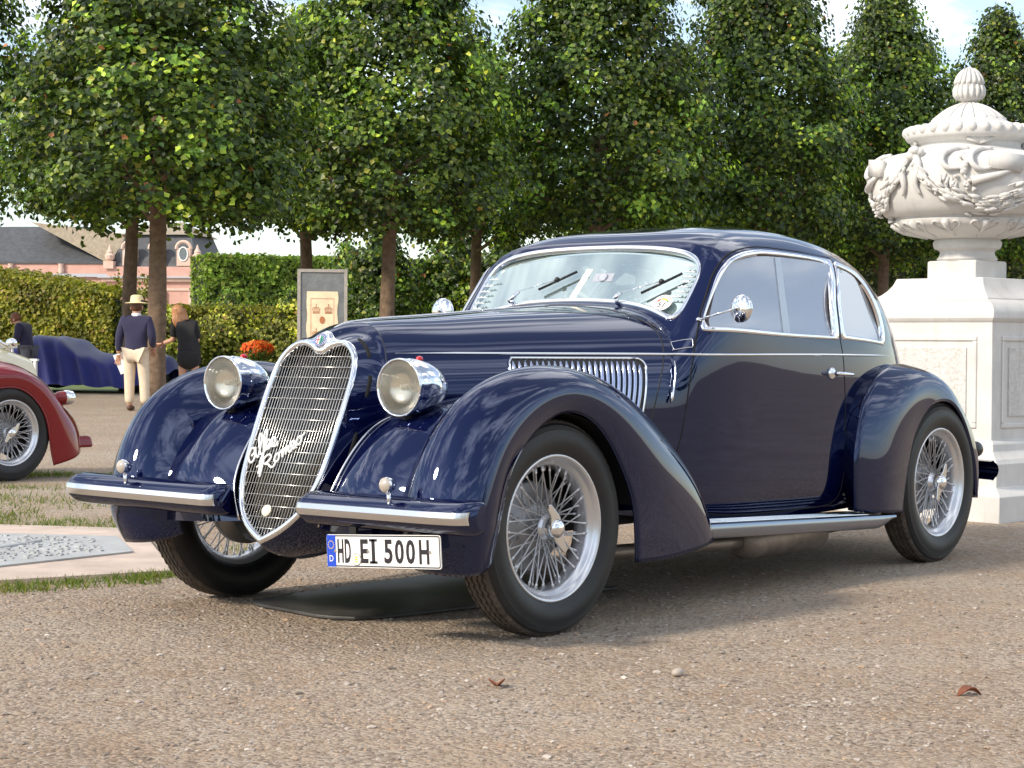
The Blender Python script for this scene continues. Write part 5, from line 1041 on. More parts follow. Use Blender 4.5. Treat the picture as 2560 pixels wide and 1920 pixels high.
BP = [(1300, .172), (1285, .185), (1262, .168), (1240, .164), (1228, .176), (1220, .198), (1200, .207), (1180, .207), (1165, .196), (1160, .205), (1146, .27), (1130, .335), (1112, .39), (1095, .43), (1075, .452), (1055, .458), (1045, .446), (1035, .452), (1020, .50), (985, .528), (940, .556), (880, .577), (820, .583), (760, .580), (710, .562), (670, .52), (648, .46), (636, .38), (625, .335), (605, .312), (580, .312), (562, .345)]
MB().lathe([(r, uz(y)) for y, r in BP], n=72).build('bowl', M['stone'], urn, angle=40)
LP_ = [(562, .345), (555, .372), (540, .382), (520, .386), (495, .378), (475, .355), (462, .30), (455, .262), (450, .250), (430, .222), (405, .192), (380, .162), (355, .122), (338, .085), (325, .05), (316, .035)]
lid = MB().lathe([(r, uz(y)) for y, r in LP_], n=72).build('lid', M['stone'], urn, angle=50)
for k in range(30):
    a = 2 * PI * k / 30; R_ = Matrix.Rotation(a, 3, 'Z'); MB().ell((.352 * math.cos(a), .352 * math.sin(a), uz(505)), (.052, .034, .036), 10, 7, rot=R_).build('gadroon', M['stone'], lid)
lp2 = [(r, uz(y)) for y, r in LP_[9:]]
for k in range(18):
    a = 2 * PI * k / 18; MB().tube([((r + .002) * math.cos(a), (r + .002) * math.sin(a), z + .001) for r, z in lp2], [.007, .006, .0055, .005, .0045, .004, .003], 6).build('lid_rib', M['stone'], lid)
MB().lathe([(r, uz(y)) for y, r in ((322, .03), (312, .045), (298, .07), (270, .086), (240, .087), (212, .078), (208, .084), (190, .080), (160, .070), (130, .050), (108, .026), (97, .004))], n=32).build('finial', M['stone'], urn)
fs = MB()
for k in range(16):
    a = 2 * PI * k / 16
    fs.tube([((r + .004) * math.cos(a), (r + .004) * math.sin(a), uz(y)) for y, r in ((300, .068), (270, .086), (240, .087), (214, .079))], [.008, .011, .011, .007], 6); a += PI / 16
    fs.tube([((r + .003) * math.cos(a), (r + .003) * math.sin(a), uz(y)) for y, r in ((206, .082), (185, .078), (160, .069), (132, .050), (112, .03))], [.010, .011, .010, .008, .005], 6)
fs.build('finial_scales', M['stone'], urn)
_rb = pch([uz(y) for y, r in BP if True][:31], [r for y, r in BP][:31])
def ub(a, y, off=0.0):
    z = uz(y); r = float(_rb(z)) + off; return Vector((r * math.cos(a), r * math.sin(a), z))
VA = math.atan2(-.63, -.78) - UR        # angle of the viewer as seen from the urn
rng = random.Random(12)
for s in range(4):
    a0 = VA + rad(42) - s * PI / 2; a1 = a0 - PI / 2; sw_ = MB()
    for k in range(150):
        t = rng.uniform(0.02, .98); a = a0 + (a1 - a0) * t; sag = 4 * t * (1 - t); y = 690 + 290 * sag**.8 + rng.gauss(0, 26) * (.5 + sag * .6); th = rng.uniform(.012, .03)
        tang = (ub(a0 + (a1 - a0) * min(1, t + .03), 690 + 290 * (4 * min(1, t + .03) * (1 - min(1, t + .03)))**.8) - ub(a, 690 + 290 * sag**.8)); q = tang.to_track_quat('X', 'Z').to_matrix() @ Matrix.Rotation(rng.uniform(-.5, .5), 3, 'Z')
        sw_.ell(ub(a, y, .012 + th * .4), (rng.uniform(.03, .065), th * .5, th * .5), 7, 5, rot=q)
    sw_.build('garland', M['stone'], urn)
    kn = MB(); c = ub(a0, 672, .02)
    for k in range(7): b = k * .9; kn.ell(c + Vector((.03 * math.cos(b), .03 * math.sin(b), .02 * math.sin(b * 2))), (.034, .034, .028), 8, 6)
    for j in (-1, 1): kn.tube(curve([ub(a0 + j * .03, 690, .02), ub(a0 + j * .10, 760, .02), ub(a0 + j * .07, 850, .018), ub(a0 + j * .11, 920, .012)], 14), [.022] * 8 + list(np.linspace(.02, .008, 6)), 7)
    kn.build('garland_knot', M['stone'], urn)
    am = (a0 + a1) / 2; tr = MB()
    # trophy in the field: book, horn, scroll, curling ribbons
    for (da, y, w, h_, tl) in ((.20, 735, .20, .10, -.12),):
        p = ub(am + da, y, .012); out = Vector((math.cos(am + da), math.sin(am + da), 0)); R_ = out.to_track_quat('Y', 'Z').to_matrix() @ Matrix.Rotation(tl, 3, 'Y'); tr.box(p, (w, .04, h_), rot=R_)
    tr.tube([ub(am + .34, 770, .01), ub(am + .1, 815, .02), ub(am - .15, 850, .02)], [.004, .02, .028], 8)
    for da, y0 in ((-.06, 720), (-.34, 715)): tr.tube(curve([ub(am + da + .16, y0 - 70, .015), ub(am + da - .02, y0 - 62, .03), ub(am + da - .10, y0, .035), ub(am + da - .04, y0 + 55, .03), ub(am + da + .10, y0 + 50, .015)], 20), [.012] * 4 + [.017] * 12 + [.012] * 4, 7)
    for k in range(9): tr.ell(ub(am - .22 + rng.gauss(0, .04), 700 + k * 12, .015), (.026, .02, .02), 7, 5)
    for k in range(26): tr.ell(ub(am - rng.uniform(.1, .55), rng.uniform(820, 900), .008), (rng.uniform(.02, .045), .012, .012), 6, 4, rot=Matrix.Rotation(rng.uniform(0, 3), 3, 'Y'))
    tr.build('carved_trophy', M['stone'], urn)
    sh = MB()
    for k in range(9): b = -1.1 + k * .275; c = ub(am + .02, 600, .02); t_ = Vector((-math.sin(am), math.cos(am), 0)); sh.tube([c, c + t_ * .085 * math.sin(b) + Vector((0, 0, .07 * math.cos(b)))], [.006, .013], 6)
    sh.build('carved_shell', M['stone'], urn)
for k in range(12):
    a = VA + 2 * PI * k / 12; ac = MB(); ac.tube([ub(a, 1150, .0), ub(a, 1110, .008), ub(a, 1070, .010)], [.008, .016, .024], 6)
    for j in (-1, 1): ac.tube(curve([ub(a, 1145, .002), ub(a + j * .10, 1115, .006), ub(a + j * .19, 1085, .006), ub(a + j * .13, 1068, .008), ub(a + j * .09, 1088, .006)], 12), .0075, 6)
    ac.build('acanthus', M['stone'], urn)

# ================================================================== people
M['skin'] = mat('skin', (.55, .30, .20), .5); M['navy'] = mat('navy_cloth', (.018, .016, .055), .85, noise=.2, nscale=40, sheen=.2); M['black_cloth'] = mat('black_cloth', (.012, .011, .013), .85, noise=.2, nscale=40); M['chino'] = mat('cream_trousers', (.66, .54, .40), .85, noise=.08, nscale=20)
M['straw'] = mat('straw_hat', (.80, .66, .38), .8, noise=.1, nscale=80, bump=.2, bscale=200); M['hair_dark'] = mat('brown_hair', (.10, .04, .02), .5); M['hair_fair'] = mat('fair_hair', (.42, .20, .09), .45, noise=.3, nscale=60); M['shirt'] = mat('white_shirt', (.78, .78, .80), .8); M['paper'] = mat('white_paper', (.80, .80, .82), .7); M['shoe'] = mat('brown_shoe', (.10, .05, .03), .5); M['grey_cloth'] = mat('grey_trousers', (.10, .10, .13), .9)
def skin(name, verts, edges, radii, m, parent, sub=2):
    me = bpy.data.meshes.new(name); me.from_pydata(verts, edges, []); me.update(); o = bpy.data.objects.new(name, me); COL.objects.link(o); o.parent = parent
    o.modifiers.new('skin', 'SKIN'); 
    if not me.skin_vertices: me.attributes.new
    bpy.context.view_layer.update()
    sv = me.skin_vertices[0].data
    for i, r in enumerate(radii): sv[i].radius = (r if hasattr(r, '__len__') else (r, r))
    sv[0].use_root = True
    s = o.modifiers.new('sub', 'SUBSURF'); s.levels = sub; s.render_levels = sub
    for mm in (m if isinstance(m, (list, tuple)) else [m]): me.materials.append(mm)
    o.modifiers['skin'].use_smooth_shade = True
    return o
def limb(chain): return chain
def figure(name, loc, rz, label, pose, mats, cat='person', group=None):
    """pose: dict of joints in metres; local +y is the way the person faces"""
    r = empty(name, loc, rz); tag(r, label, cat, group); J = pose
    order = ['pelvis', 'waist', 'chest', 'neck', 'head0', 'head1', 'shL', 'elL', 'wrL', 'shR', 'elR', 'wrR', 'hipL', 'knL', 'anL', 'toL', 'hipR', 'knR', 'anR', 'toR']
    E_ = [(0, 1), (1, 2), (2, 3), (3, 4), (4, 5), (2, 6), (6, 7), (7, 8), (2, 9), (9, 10), (10, 11), (0, 12), (12, 13), (13, 14), (14, 15), (0, 16), (16, 17), (17, 18), (18, 19)]
    rad_ = [(.12, .10), (.11, .09), (.13, .095), .052, (.070, .080), (.066, .085), .052, .042, .030, .052, .042, .030, .08, .055, .040, .035, .08, .055, .040, .035]
    skin('body', [J[k] for k in order], E_, rad_, mats['skin'], r)
    jv = ['waist_low', 'waist', 'chest', 'collar', 'shL', 'elL', 'cuL', 'shR', 'elR', 'cuR']
    J['waist_low'] = tuple(np.array(J['pelvis']) + np.array([0, 0, -J.get('hem', .10)])); J['collar'] = tuple((np.array(J['neck']) * .75 + np.array(J['chest']) * .25))
    J['cuL'] = tuple(np.array(J['elL']) * .12 + np.array(J['wrL']) * .88); J['cuR'] = tuple(np.array(J['elR']) * .12 + np.array(J['wrR']) * .88)
    if mats.get('short'): J['cuL'] = tuple(np.array(J['shL']) * .1 + np.array(J['elL']) * .9); J['cuR'] = tuple(np.array(J['shR']) * .1 + np.array(J['elR']) * .9)
    if mats.get('short'): skin('jacket', [J['waist_low'], J['pelvis'], J['waist'], J['chest'], J['collar'], J['shL'], J['cuL'], J['shR'], J['cuR']], [(0, 1), (1, 2), (2, 3), (3, 4), (3, 5), (5, 6), (3, 7), (7, 8)], [(.20, .135), (.19, .13), (.165, .12), (.17, .12), (.085, .08), (.082, .085), .062, (.082, .085), .062], mats['top'], r)
    else: skin('jacket', [J['waist_low'], J['pelvis'], J['waist'], J['chest'], J['collar'], J['shL'], J['elL'], J['cuL'], J['shR'], J['elR'], J['cuR']], [(0, 1), (1, 2), (2, 3), (3, 4), (3, 5), (5, 6), (6, 7), (3, 8), (8, 9), (9, 10)], [(.195, .13), (.19, .13), (.17, .12), (.19, .12), (.085, .08), (.088, .088), .066, .048, (.088, .088), .066, .048], mats['top'], r)
    if 'skirt' in mats: skin('skirt', [tuple(np.array(J['pelvis']) + [0, 0, .05]), J['pelvis'], tuple((np.array(J['knL']) + np.array(J['knR'])) / 2 + np.array([0, 0, .12]))], [(0, 1), (1, 2)], [(.17, .13), (.20, .155), (.20, .17)], mats['skirt'], r)
    else: skin('trousers', [J['pelvis'], J['hipL'], J['knL'], tuple(np.array(J['anL']) + [0, 0, .0]), J['hipR'], J['knR'], tuple(np.array(J['anR']) + [0, 0, .0])], [(0, 1), (1, 2), (2, 3), (0, 4), (4, 5), (5, 6)], [(.15, .125), (.105, .11), .082, .070, (.105, .11), .082, .070], mats['legs'], r)
    for k in ('L', 'R'):
        skin('shoe', [tuple(np.array(J['an' + k]) + [0, -.05, -.04]), tuple(np.array(J['an' + k]) + [0, .03, -.045]), tuple(np.array(J['to' + k]) + [0, .04, -.005])], [(0, 1), (1, 2)], [.042, .048, .036], mats['shoe'], r, 1)
        # hand: palm with five fingers
        w = np.array(J['wr' + k], float); e = np.array(J['el' + k], float); d = (w - e) / np.linalg.norm(w - e); sd = np.array([1., 0, 0]) - d * d[0]; sd /= np.linalg.norm(sd) + 1e-9; f = np.cross(d, sd)
        V = [w, w + d * .05, w + d * .09]; E2 = [(0, 1), (1, 2)]; R2 = [(.026, .018), (.034, .016), (.036, .014)]
        for i, (o_, L_) in enumerate(((-.03, .055), (-.01, .07), (.011, .072), (.03, .058))):
            b = len(V); V += [w + d * .095 + sd * o_, w + d * (.095 + L_ * .55) + sd * o_ * 1.1 + f * .012, w + d * (.095 + L_ * .9) + sd * o_ * 1.1 + f * .034]; E2 += [(2, b), (b, b + 1), (b + 1, b + 2)]; R2 += [.010, .009, .008]
        b = len(V); sg = -1 if k == 'L' else 1; V += [w + d * .035 - sd * .035 * sg, w + d * .075 - sd * .055 * sg + f * .015]; E2 += [(0, b), (b, b + 1)]; R2 += [.011, .009]
        skin('hand', [tuple(v) for v in V], E2, R2, mats['skin'], r, 1)
    h0, h1 = Vector(J['head0']), Vector(J['head1']); hc = (h0 + h1) / 2; up = (h1 - h0).normalized(); fy = J.get('face', Vector((0, 1, 0))); fy = (Vector(fy) - up * Vector(fy).dot(up)).normalized(); fx = fy.cross(up)
    def hp_(x, y, z): return hc + fx * x + fy * y + up * z
    fc = MB(); fc.ell(hp_(0, .098, -.015), (.014, .02, .024), 8, 6); fc.ell(hp_(-.085, 0, -.01), (.012, .022, .032), 8, 6); fc.ell(hp_(.085, 0, -.01), (.012, .022, .032), 8, 6); fc.build('nose_and_ears', mats['skin'], r)
    ey = MB(); ey.ell(hp_(-.032, .084, .012), (.013, .009, .008), 8, 6); ey.ell(hp_(.032, .084, .012), (.013, .009, .008), 8, 6); ey.build('eyes', M['ink'], r); mo = MB(); mo.ell(hp_(0, .088, -.055), (.026, .01, .007), 8, 6); mo.build('mouth', M['badge_red'], r)
    return r, hp_, (fx, fy, up)
def ell_rot(fx, fy, up): return Matrix(((fx.x, fy.x, up.x), (fx.y, fy.y, up.y), (fx.z, fy.z, up.z)))
FACE = HEAD - PI / 2          # rotation that turns local +y along the line of sight
pose = dict(pelvis=(0, 0, .86), waist=(0, 0, 1.0), chest=(0, .0, 1.20), neck=(0, .015, 1.375), head0=(0, .02, 1.45), head1=(0, .025, 1.55), shL=(-.185, 0, 1.30), elL=(-.245, -.02, 1.05), wrL=(-.27, .02, .82), shR=(.185, 0, 1.30), elR=(.25, -.03, 1.06), wrR=(.21, .14, .90), hipL=(-.09, 0, .82), knL=(-.10, .01, .46), anL=(-.09, -.02, .09), toL=(-.10, .14, .04), hipR=(.09, 0, .82), knR=(.12, .01, .46), anR=(.14, -.02, .09), toR=(.16, .14, .04), hem=.19)
r, hp_, ax_ = figure('person', place(-5.42, 27.6), FACE - .12, 'person seen from behind in straw hat, navy jacket and cream trousers', pose, dict(skin=M['skin'], top=M['navy'], legs=M['chino'], shoe=M['shoe']))
MB().ell(hp_(0, -.015, .02), (.088, .098, .105), 14, 10).build('hair', M['hair_dark'], r)
hat = MB().lathe([(.0, .115), (.05, .118), (.078, .105), (.086, .085), (.093, .02), (.098, .012), (.145, .006), (.168, .0), (.168, -.004), (.14, -.002), (.095, .002)], n=32); hc = hp_(0, 0, .055); hat.v = [(hc.x + v[0], hc.y + v[1] * 1.12, hc.z + v[2]) for v in hat.v]; ho = hat.build('hat', M['straw'], r, angle=50)
MB().lathe([(.0945, .014), (.096, .018), (.0935, .042), (.092, .044)], c=(0, 0, 0), n=32).build('hat_band', M['black_cloth'], ho).location = (hc.x, hc.y, hc.z)
MB().lathe([(.066, .0), (.070, .03), (.060, .045)], c=(0, .012, 1.365), n=16).build('shirt_collar', M['shirt'], r)
pap = empty('papers', r.matrix_world @ Vector((0, 0, 0))); bpy.context.view_layer.update()
pp = MB(); Mx = Matrix.Translation((-.20, .05, .70)) @ Euler((rad(82), rad(-24), rad(10))).to_matrix().to_4x4()
pp.prism([(-.105, -.15), (.105, -.15), (.105, .15), (-.105, .15)], .006, Mx); bpy.data.objects.remove(pap); po_ = pp.build('papers', M['paper'], None, smooth=False); po_.matrix_world = Matrix.Translation(place(-5.42, 27.6)) @ Matrix.Rotation(FACE - .12, 4, 'Z'); tag(po_, 'white folder held low in the left hand of the hatted person', 'papers')
pose = dict(pelvis=(.06, 0, .84), waist=(.05, .03, .98), chest=(-.02, .08, 1.17), neck=(-.10, .13, 1.31), head0=(-.135, .16, 1.37), head1=(-.165, .18, 1.46), shL=(-.17, .10, 1.26), elL=(-.20, .12, 1.03), wrL=(-.36, .16, .98), shR=(.13, .06, 1.25), elR=(.17, .08, 1.0), wrR=(-.06, .26, .93), hipL=(-.03, 0, .80), knL=(-.04, .02, .45), anL=(-.04, -.02, .09), toL=(-.06, .14, .04), hipR=(.14, 0, .80), knR=(.15, .02, .45), anR=(.15, -.02, .09), toR=(.16, .14, .04), hem=.22, face=(-.6, .6, -.3))
r2, hp2, (fx, fy, up) = figure('person', place(-4.80, 28.1), FACE - .05, 'person with long fair hair leaning over in a black jacket', pose, dict(skin=M['skin'], top=M['black_cloth'], legs=M['black_cloth'], skirt=M['black_cloth'], shoe=M['shoe'], short=True))
hr = MB(); hr.ell(hp2(0, -.02, .02), (.098, .105, .115), 14, 10, rot=ell_rot(fx, fy, up))
for k in range(16):
    a = -1.2 + k * .16; b = hp2(.09 * math.sin(a), -.06 - .02 * math.cos(a), .04); hr.tube([b, b + Vector((.03 * math.sin(a) + .03, -.05, -.16)), b + Vector((.05 * math.sin(a) + .10, -.03, -.30))], [.03, .03, .012], 6)
hr.build('hair', M['hair_fair'], r2)
bag = MB().box((-.08, .10, .80), (.10, .06, .34)); bo = bag.build('handbag', M['black'], None, smooth=False); bo.matrix_world = Matrix.Translation(place(-4.80, 28.1)) @ Matrix.Rotation(FACE - .05, 4, 'Z'); bevel(bo, .02, 3); tag(bo, 'slim black handbag hanging at the side of the fair-haired person', 'bag')
pose = dict(pelvis=(0, 0, .86), waist=(.0, .04, 1.0), chest=(0, .10, 1.18), neck=(0, .18, 1.31), head0=(0, .235, 1.355), head1=(0, .27, 1.44), shL=(-.18, .10, 1.27), elL=(-.22, .13, 1.02), wrL=(-.10, .36, .97), shR=(.18, .10, 1.27), elR=(.22, .13, 1.02), wrR=(.08, .36, .98), hipL=(-.09, 0, .82), knL=(-.10, .02, .46), anL=(-.09, -.02, .09), toL=(-.10, .14, .04), hipR=(.09, 0, .82), knR=(.10, .02, .46), anR=(.10, -.02, .09), toR=(.10, .14, .04), hem=.10, face=(0, .8, -.55))
r3_, hp3, (fx, fy, up) = figure('person', place(-9.1, 36.0), FACE + rad(80), 'person in dark navy jacket bending over papers beside the covered car', pose, dict(skin=M['skin'], top=M['navy'], legs=M['grey_cloth'], shoe=M['shoe']))
MB().ell(hp3(0, -.015, .028), (.092, .102, .102), 14, 10, rot=ell_rot(fx, fy, up)).build('hair', mat('auburn_hair', (.20, .07, .03), .5), r3_)
MB().box((0, .155, 1.20), (.10, .09, .26)).build('shirt_front', M['shirt'], r3_, smooth=False)
# ================================================================== white bench, sign, covered car
bch = empty('garden_bench', place(-8.95, 33.6), HEAD - .5); tag(bch, 'white painted garden bench partly hidden by the red car', 'bench')
M['white_wood'] = mat('white_painted_wood', (.78, .78, .76), .5)
for x in (-.6, .6):
    for y in (-.22, .22): MB().box((x, y, .32), (.05, .05, .64 if y < 0 else .64)).build('leg', M['white_wood'], bch, smooth=False)
    MB().box((x, -.02, .66), (.06, .52, .04)).build('arm_rest', M['white_wood'], bch, smooth=False)
for y in (-.2, -.1, 0, .1, .2): MB().box((0, y, .42), (1.2, .07, .025)).build('seat_slat', M['white_wood'], bch, smooth=False)
for k in range(9): MB().box((-.52 + k * .13, .25, .68), (.035, .025, .42)).build('back_slat', M['white_wood'], bch, smooth=False)
MB().box((0, .25, .90), (1.26, .04, .06)).build('top_rail', M['white_wood'], bch, smooth=False)
cc = empty('covered_car', place(-8.45, 37.6), HEAD - PI / 2 - .16); tag(cc, 'low car hidden under a bright blue cloth cover beside the hedge', 'car')
M['cover'] = mat('blue_cover_cloth', (.008, .014, .16), .7, noise=.15, nscale=4, sheen=.3)
tp = pch([-2.2, -1.9, -1.5, -1.05, -.55, -.2, .3, .9, 1.3, 1.7, 1.95], [.30, .62, .78, .98, 1.10, 1.02, .80, .70, .71, .68, .42]); NU, NV = 140, 70; G = np.zeros((NU, NV, 3)); rng_ = np.random.default_rng(3)
for i in range(NU):
    x = -2.2 + 4.15 * i / (NU - 1); t0 = float(tp(x)); wd = .86 * (1 - .25 * max(0, abs(x + .1) - 1.2)**2)
    for j in range(NV):
        v = -1 + 2 * j / (NV - 1); a = abs(v); y = np.sign(v) * wd * (1.08 * math.sin(min(a / .72, 1) * PI / 2)) + np.sign(v) * max(0, a - .72) * .35
        bot = .13 + .05 * math.sin(x * 3.0 + 1) + .10 * max(0, x - .9); f = max(0, 1 - (min(a, .95) / .95)**3.2); z = bot + (t0 - bot) * f
        fold = .045 * math.sin(x * 13 + 7 * v + 2 * math.sin(x * 3)) * min(1, a * 1.3) + .035 * math.sin(x * 24 + v * 12 + math.sin(x * 5)) * a; y += np.sign(v) * fold; z += .020 * math.sin(x * 11 + v * 9) + .035 * math.sin(9 * v + 4 * x) * (1 - a * .5)
        G[i, j] = (x, y, z)
cv = MB().grid(G).build('cover', M['cover'], cc)
for x in (-1.35, 1.25):
    for y in (-.68, .68): MB().lathe([(.0, -.07), (.2, -.075), (.29, -.06), (.31, 0), (.29, .06), (.2, .075), (.0, .07)], c=(x, y, .30), n=24, axis='y').build('tyre', M['rubber'], cc)
sg = empty('signboard', place(-2.73, 27.5), HEAD - PI / 2 + .10); sg.rotation_euler = (rad(-5), 0, HEAD - PI / 2 + .10); sg.scale = (.84, .84, .90); tag(sg, 'framed notice board with a parchment poster of four crowns', 'sign')
M['frame'] = mat('weathered_grey_frame', (.34, .31, .27), .7, noise=.2, nscale=12); M['cloth_grey'] = mat('crumpled_grey_cloth', (.16, .17, .17), .6, noise=.3, nscale=5, bump=.8, bscale=9); M['parch'] = mat('parchment', (.80, .63, .42), .8, noise=.12, nscale=8, bump=.2, bscale=14); M['sepia'] = mat('sepia_print', (.42, .16, .06), .8)
for x in (-.40, .40): MB().box((x, 0, 1.15), (.055, .05, 2.3)).build('frame_post', M['frame'], sg, smooth=False)
MB().box((0, 0, 2.275), (.745, .05, .05)).build('frame_rail', M['frame'], sg, smooth=False); MB().box((0, 0, .5), (.745, .05, .05)).build('frame_rail', M['frame'], sg, smooth=False)
MB().box((0, .005, 1.387), (.745, .02, 1.724)).build('backing_cloth', M['cloth_grey'], sg, smooth=False)
pg = []
for i in range(15):
    t = i / 14; z = 1.94 - 1.25 * t; w = .265 + .006 * math.sin(t * 17); pg.append([(-w + .005 * math.sin(t * 23), -.012, z), (-.1, -.018 - .004 * math.sin(t * 9), z), (.1, -.018 + .003 * math.sin(t * 8), z), (w + .006 * math.sin(t * 19), -.012, z)])
ps_ = MB().grid(pg, flip=True).build('poster', M['parch'], sg, smooth=False)
def crown_print(x, z, s):
    c = MB(); y = -.0245
    def q(pts): c.add([(x + a * s, y, z + b * s) for a, b in pts], [tuple(range(len(pts)))])
    q([(-.055, -.055), (.055, -.055), (.055, -.045), (-.055, -.045)]); q([(-.05, -.038), (.05, -.038), (.052, -.028), (-.052, -.028)])
    for k in range(5): u = (k - 2) / 2; q([(u * .046 - .004, -.022), (u * .046 + .004, -.022), (u * .056 + .004, .02 - abs(u) * .004), (u * .056 - .004, .02 - abs(u) * .004)])
    for k in range(4): u = (k - 1.5) / 2; q([(u * .056 - .012, .018), (u * .056 + .012, .018), (u * .04 + .003, .034), (u * .04 - .003, .034)])
    q([(-.004, .03), (.004, .03), (.004, .06), (-.004, .06)]); q([(-.010, .066), (0, .056), (.010, .066), (0, .078)])
    c.build('crown_print', M['sepia'], ps_, smooth=False)
for x in (-.105, .105):
    for z in (1.65, 1.26): crown_print(x, z, 1.15)
MB().add([(.045 * math.cos(a), -.0245, 1.48 + .06 * math.sin(a)) for a in np.linspace(0, 2 * PI, 24, endpoint=False)], [tuple(range(24))]).build('seal_print', M['sepia'], ps_, smooth=False)
for (x0, x1, z0_, z1_) in ((-.2, .2, 1.822, 1.828), (-.2, -.194, 1.10, 1.828), (.194, .2, 1.10, 1.828), (-.2, .2, 1.10, 1.106)): MB().add([(x0, -.0245, z0_), (x1, -.0245, z0_), (x1, -.0245, z1_), (x0, -.0245, z1_)], [(0, 1, 2, 3)]).build('border_print', M['sepia'], ps_, smooth=False)
# ================================================================== red car at the left edge
rc = empty('red_roadster', (3.169, 6.55, 0)); tag(rc, 'dark red and cream vintage roadster cut off by the left edge', 'car')
M['red'] = mat('dark_red_paint', (.20, .004, .009), .22, coat=1.0, coat_rough=.02, spec=.1); M['cream_paint'] = mat('cream_car_paint', (.72, .64, .42), .3, coat=.8)
def rr(pts, y): return [(x - 3.169, y, z) for x, z in pts]
cI = rr([(2.45, .62), (2.75, .79), (3.10, .845), (3.30, .82), (3.48, .725), (3.66, .57), (3.80, .42), (3.85, .25)], .25)
cK = rr([(2.40, .60), (2.72, .79), (3.09, .862), (3.29, .835), (3.50, .735), (3.68, .575), (3.83, .42), (3.875, .245)], .12)
cO = rr([(2.52, .56), (2.78, .71), (3.09, .765), (3.28, .745), (3.46, .635), (3.60, .47), (3.70, .30), (3.73, .16)], -.07)
cL = rr([(2.72, .52), (2.88, .625), (3.09, .672), (3.25, .652), (3.39, .55), (3.47, .40), (3.50, .22), (3.53, .10)], -.06)
rw = MB().grid(rail_loft([cI, cK, cO, cL], 70, 30), flip=True).build('rear_wing', M['red'], rc); s_ = rw.modifiers.new('sheet', 'SOLIDIFY'); s_.thickness = .012; s_.offset = -1
MB().tube(curve(cL, 60), .007, 8).build('wing_lip', M['red'], rw)
RCX = 3.169
def wheel_copy(src, parent): return copy_tree(src, parent)
w5 = copy_tree(wheels[1], rc); w5.location = (0, .02, .345); w5.scale = (.93, .93, .93); w5.rotation_euler = (0, .4, 0)
bodyp = [[(-2.6, .25, .35), (-1.2, .22, .33), (-.2, .30, .32), (.55, .47, .35)], [(-2.6, .16, .70), (-1.2, .14, .72), (-.2, .26, .72), (.6, .44, .62)], [(-2.6, .22, .95), (-1.2, .22, 1.0), (-.2, .30, .99), (.58, .48, .83)], [(-2.6, .6, 1.02), (-1.2, .6, 1.08), (-.2, .6, 1.06), (.60, .66, .88)], [(-2.6, 1.1, .98), (-1.2, 1.1, 1.0), (-.2, 1.0, .95), (.46, .85, .82)], [(-2.6, 1.15, .4), (-1.2, 1.15, .4), (-.2, 1.05, .4), (.4, .9, .4)]]
MB().grid(rail_loft(bodyp, 40, 30), flip=True).build('body', M['cream_paint'], rc)
MB().box((-1.0, .66, .38), (3.0, .75, .2)).build('chassis', M['paint_under'], rc, smooth=False)
MB().tube(curve([(-.6, .40, 1.08), (-.1, .42, 1.05), (.25, .46, 1.0), (.36, .47, .93)], 16), [.022] * 12 + [.018, .016, .014, .012], 10).build('hood_iron', M['chrome'], rc)
MB().lathe([(.0, -.05), (.02, -.05), (.034, -.03), (.036, .0), (.03, .02)], c=(.37, .47, .985), n=18, axis='y').build('hood_boss', M['chrome'], rc)
tl = MB().lathe([(.028, -.09), (.044, -.06), (.050, -.03), (.052, .0)], c=(.53, .05, .585), n=24, axis='x'); t_o = tl.build('tail_lamp', M['red'], rc); MB().lathe([(.053, -.01), (.057, .01), (.056, .05), (.048, .075), (.030, .088), (.0, .092)], c=(.53, .05, .585), n=24, axis='x').build('lamp_cap', M['chrome'], t_o)
bb = MB().box((.70, .06, .255), (.16, .10, .085), taper=.8); bevel(bb.build('bumper_block', M['red'], rc, smooth=False), .02, 3)
MB().grid([[(.42 * math.cos(a) * .98, y, .35 + .40 * math.sin(a)) for a in np.radians(np.linspace(0, 180, 20))] for y in (.05, .34)]).build('wheel_well', M['paint_under'], rc)
MB().add([(0, .34, .3)] + [(.42 * math.cos(a), .34, .3 + .44 * math.sin(a)) for a in np.radians(np.linspace(-30, 210, 24))], [(0, i, i + 1) for i in range(1, 24)]).build('wheel_arch_wall', M['paint_under'], rc, smooth=False)
# ================================================================== pink sandstone orangery
M['pink'] = mat('pink_sandstone', (.56, .33, .27), .85, noise=.14, nscale=1.2); M['pink_light'] = mat('pale_sandstone', (.62, .46, .38), .85, noise=.1, nscale=2); M['lead'] = mat('lead_flashing', (.42, .45, .50), .6); M['slate'] = mat('slate_roof', (.075, .08, .09), .7, noise=.3, nscale=3); M['tile'] = mat('tan_tile_roof', (.32, .27, .20), .85, noise=.25, nscale=4); M['render'] = mat('cream_render', (.68, .58, .42), .85, noise=.08, nscale=1)
M['pane'] = mat('dark_window_pane', (.10, .13, .15), .12, spec=.8)
B0 = place(-21.2, 130.0); bld = empty('orangery', B0, HEAD - PI / 2 - .12); tag(bld, 'pink sandstone palace wing with slate mansard roof and oval dormers', 'building')
def bb_(name, c, s, m, par=None, bev=None): o = MB().box(c, s).build(name, m, par or bld, smooth=False); return o
pv = bb_('pavilion_wall', (-3.3, 4, 2.55), (6.6, 8, 5.1), M['pink']); bb_('wing_wall', (-24, 4.6, 2.7), (34.8, 8, 5.4), M['pink'])
bb_('cornice', (-3.3, 4, 5.2), (7.1, 8.5, .24), M['pink_light']); bb_('flashing', (-3.3, 4, 5.36), (7.5, 8.9, .10), M['lead']); bb_('architrave', (-3.3, 4, 4.55), (6.75, 8.15, .18), M['pink_light'])
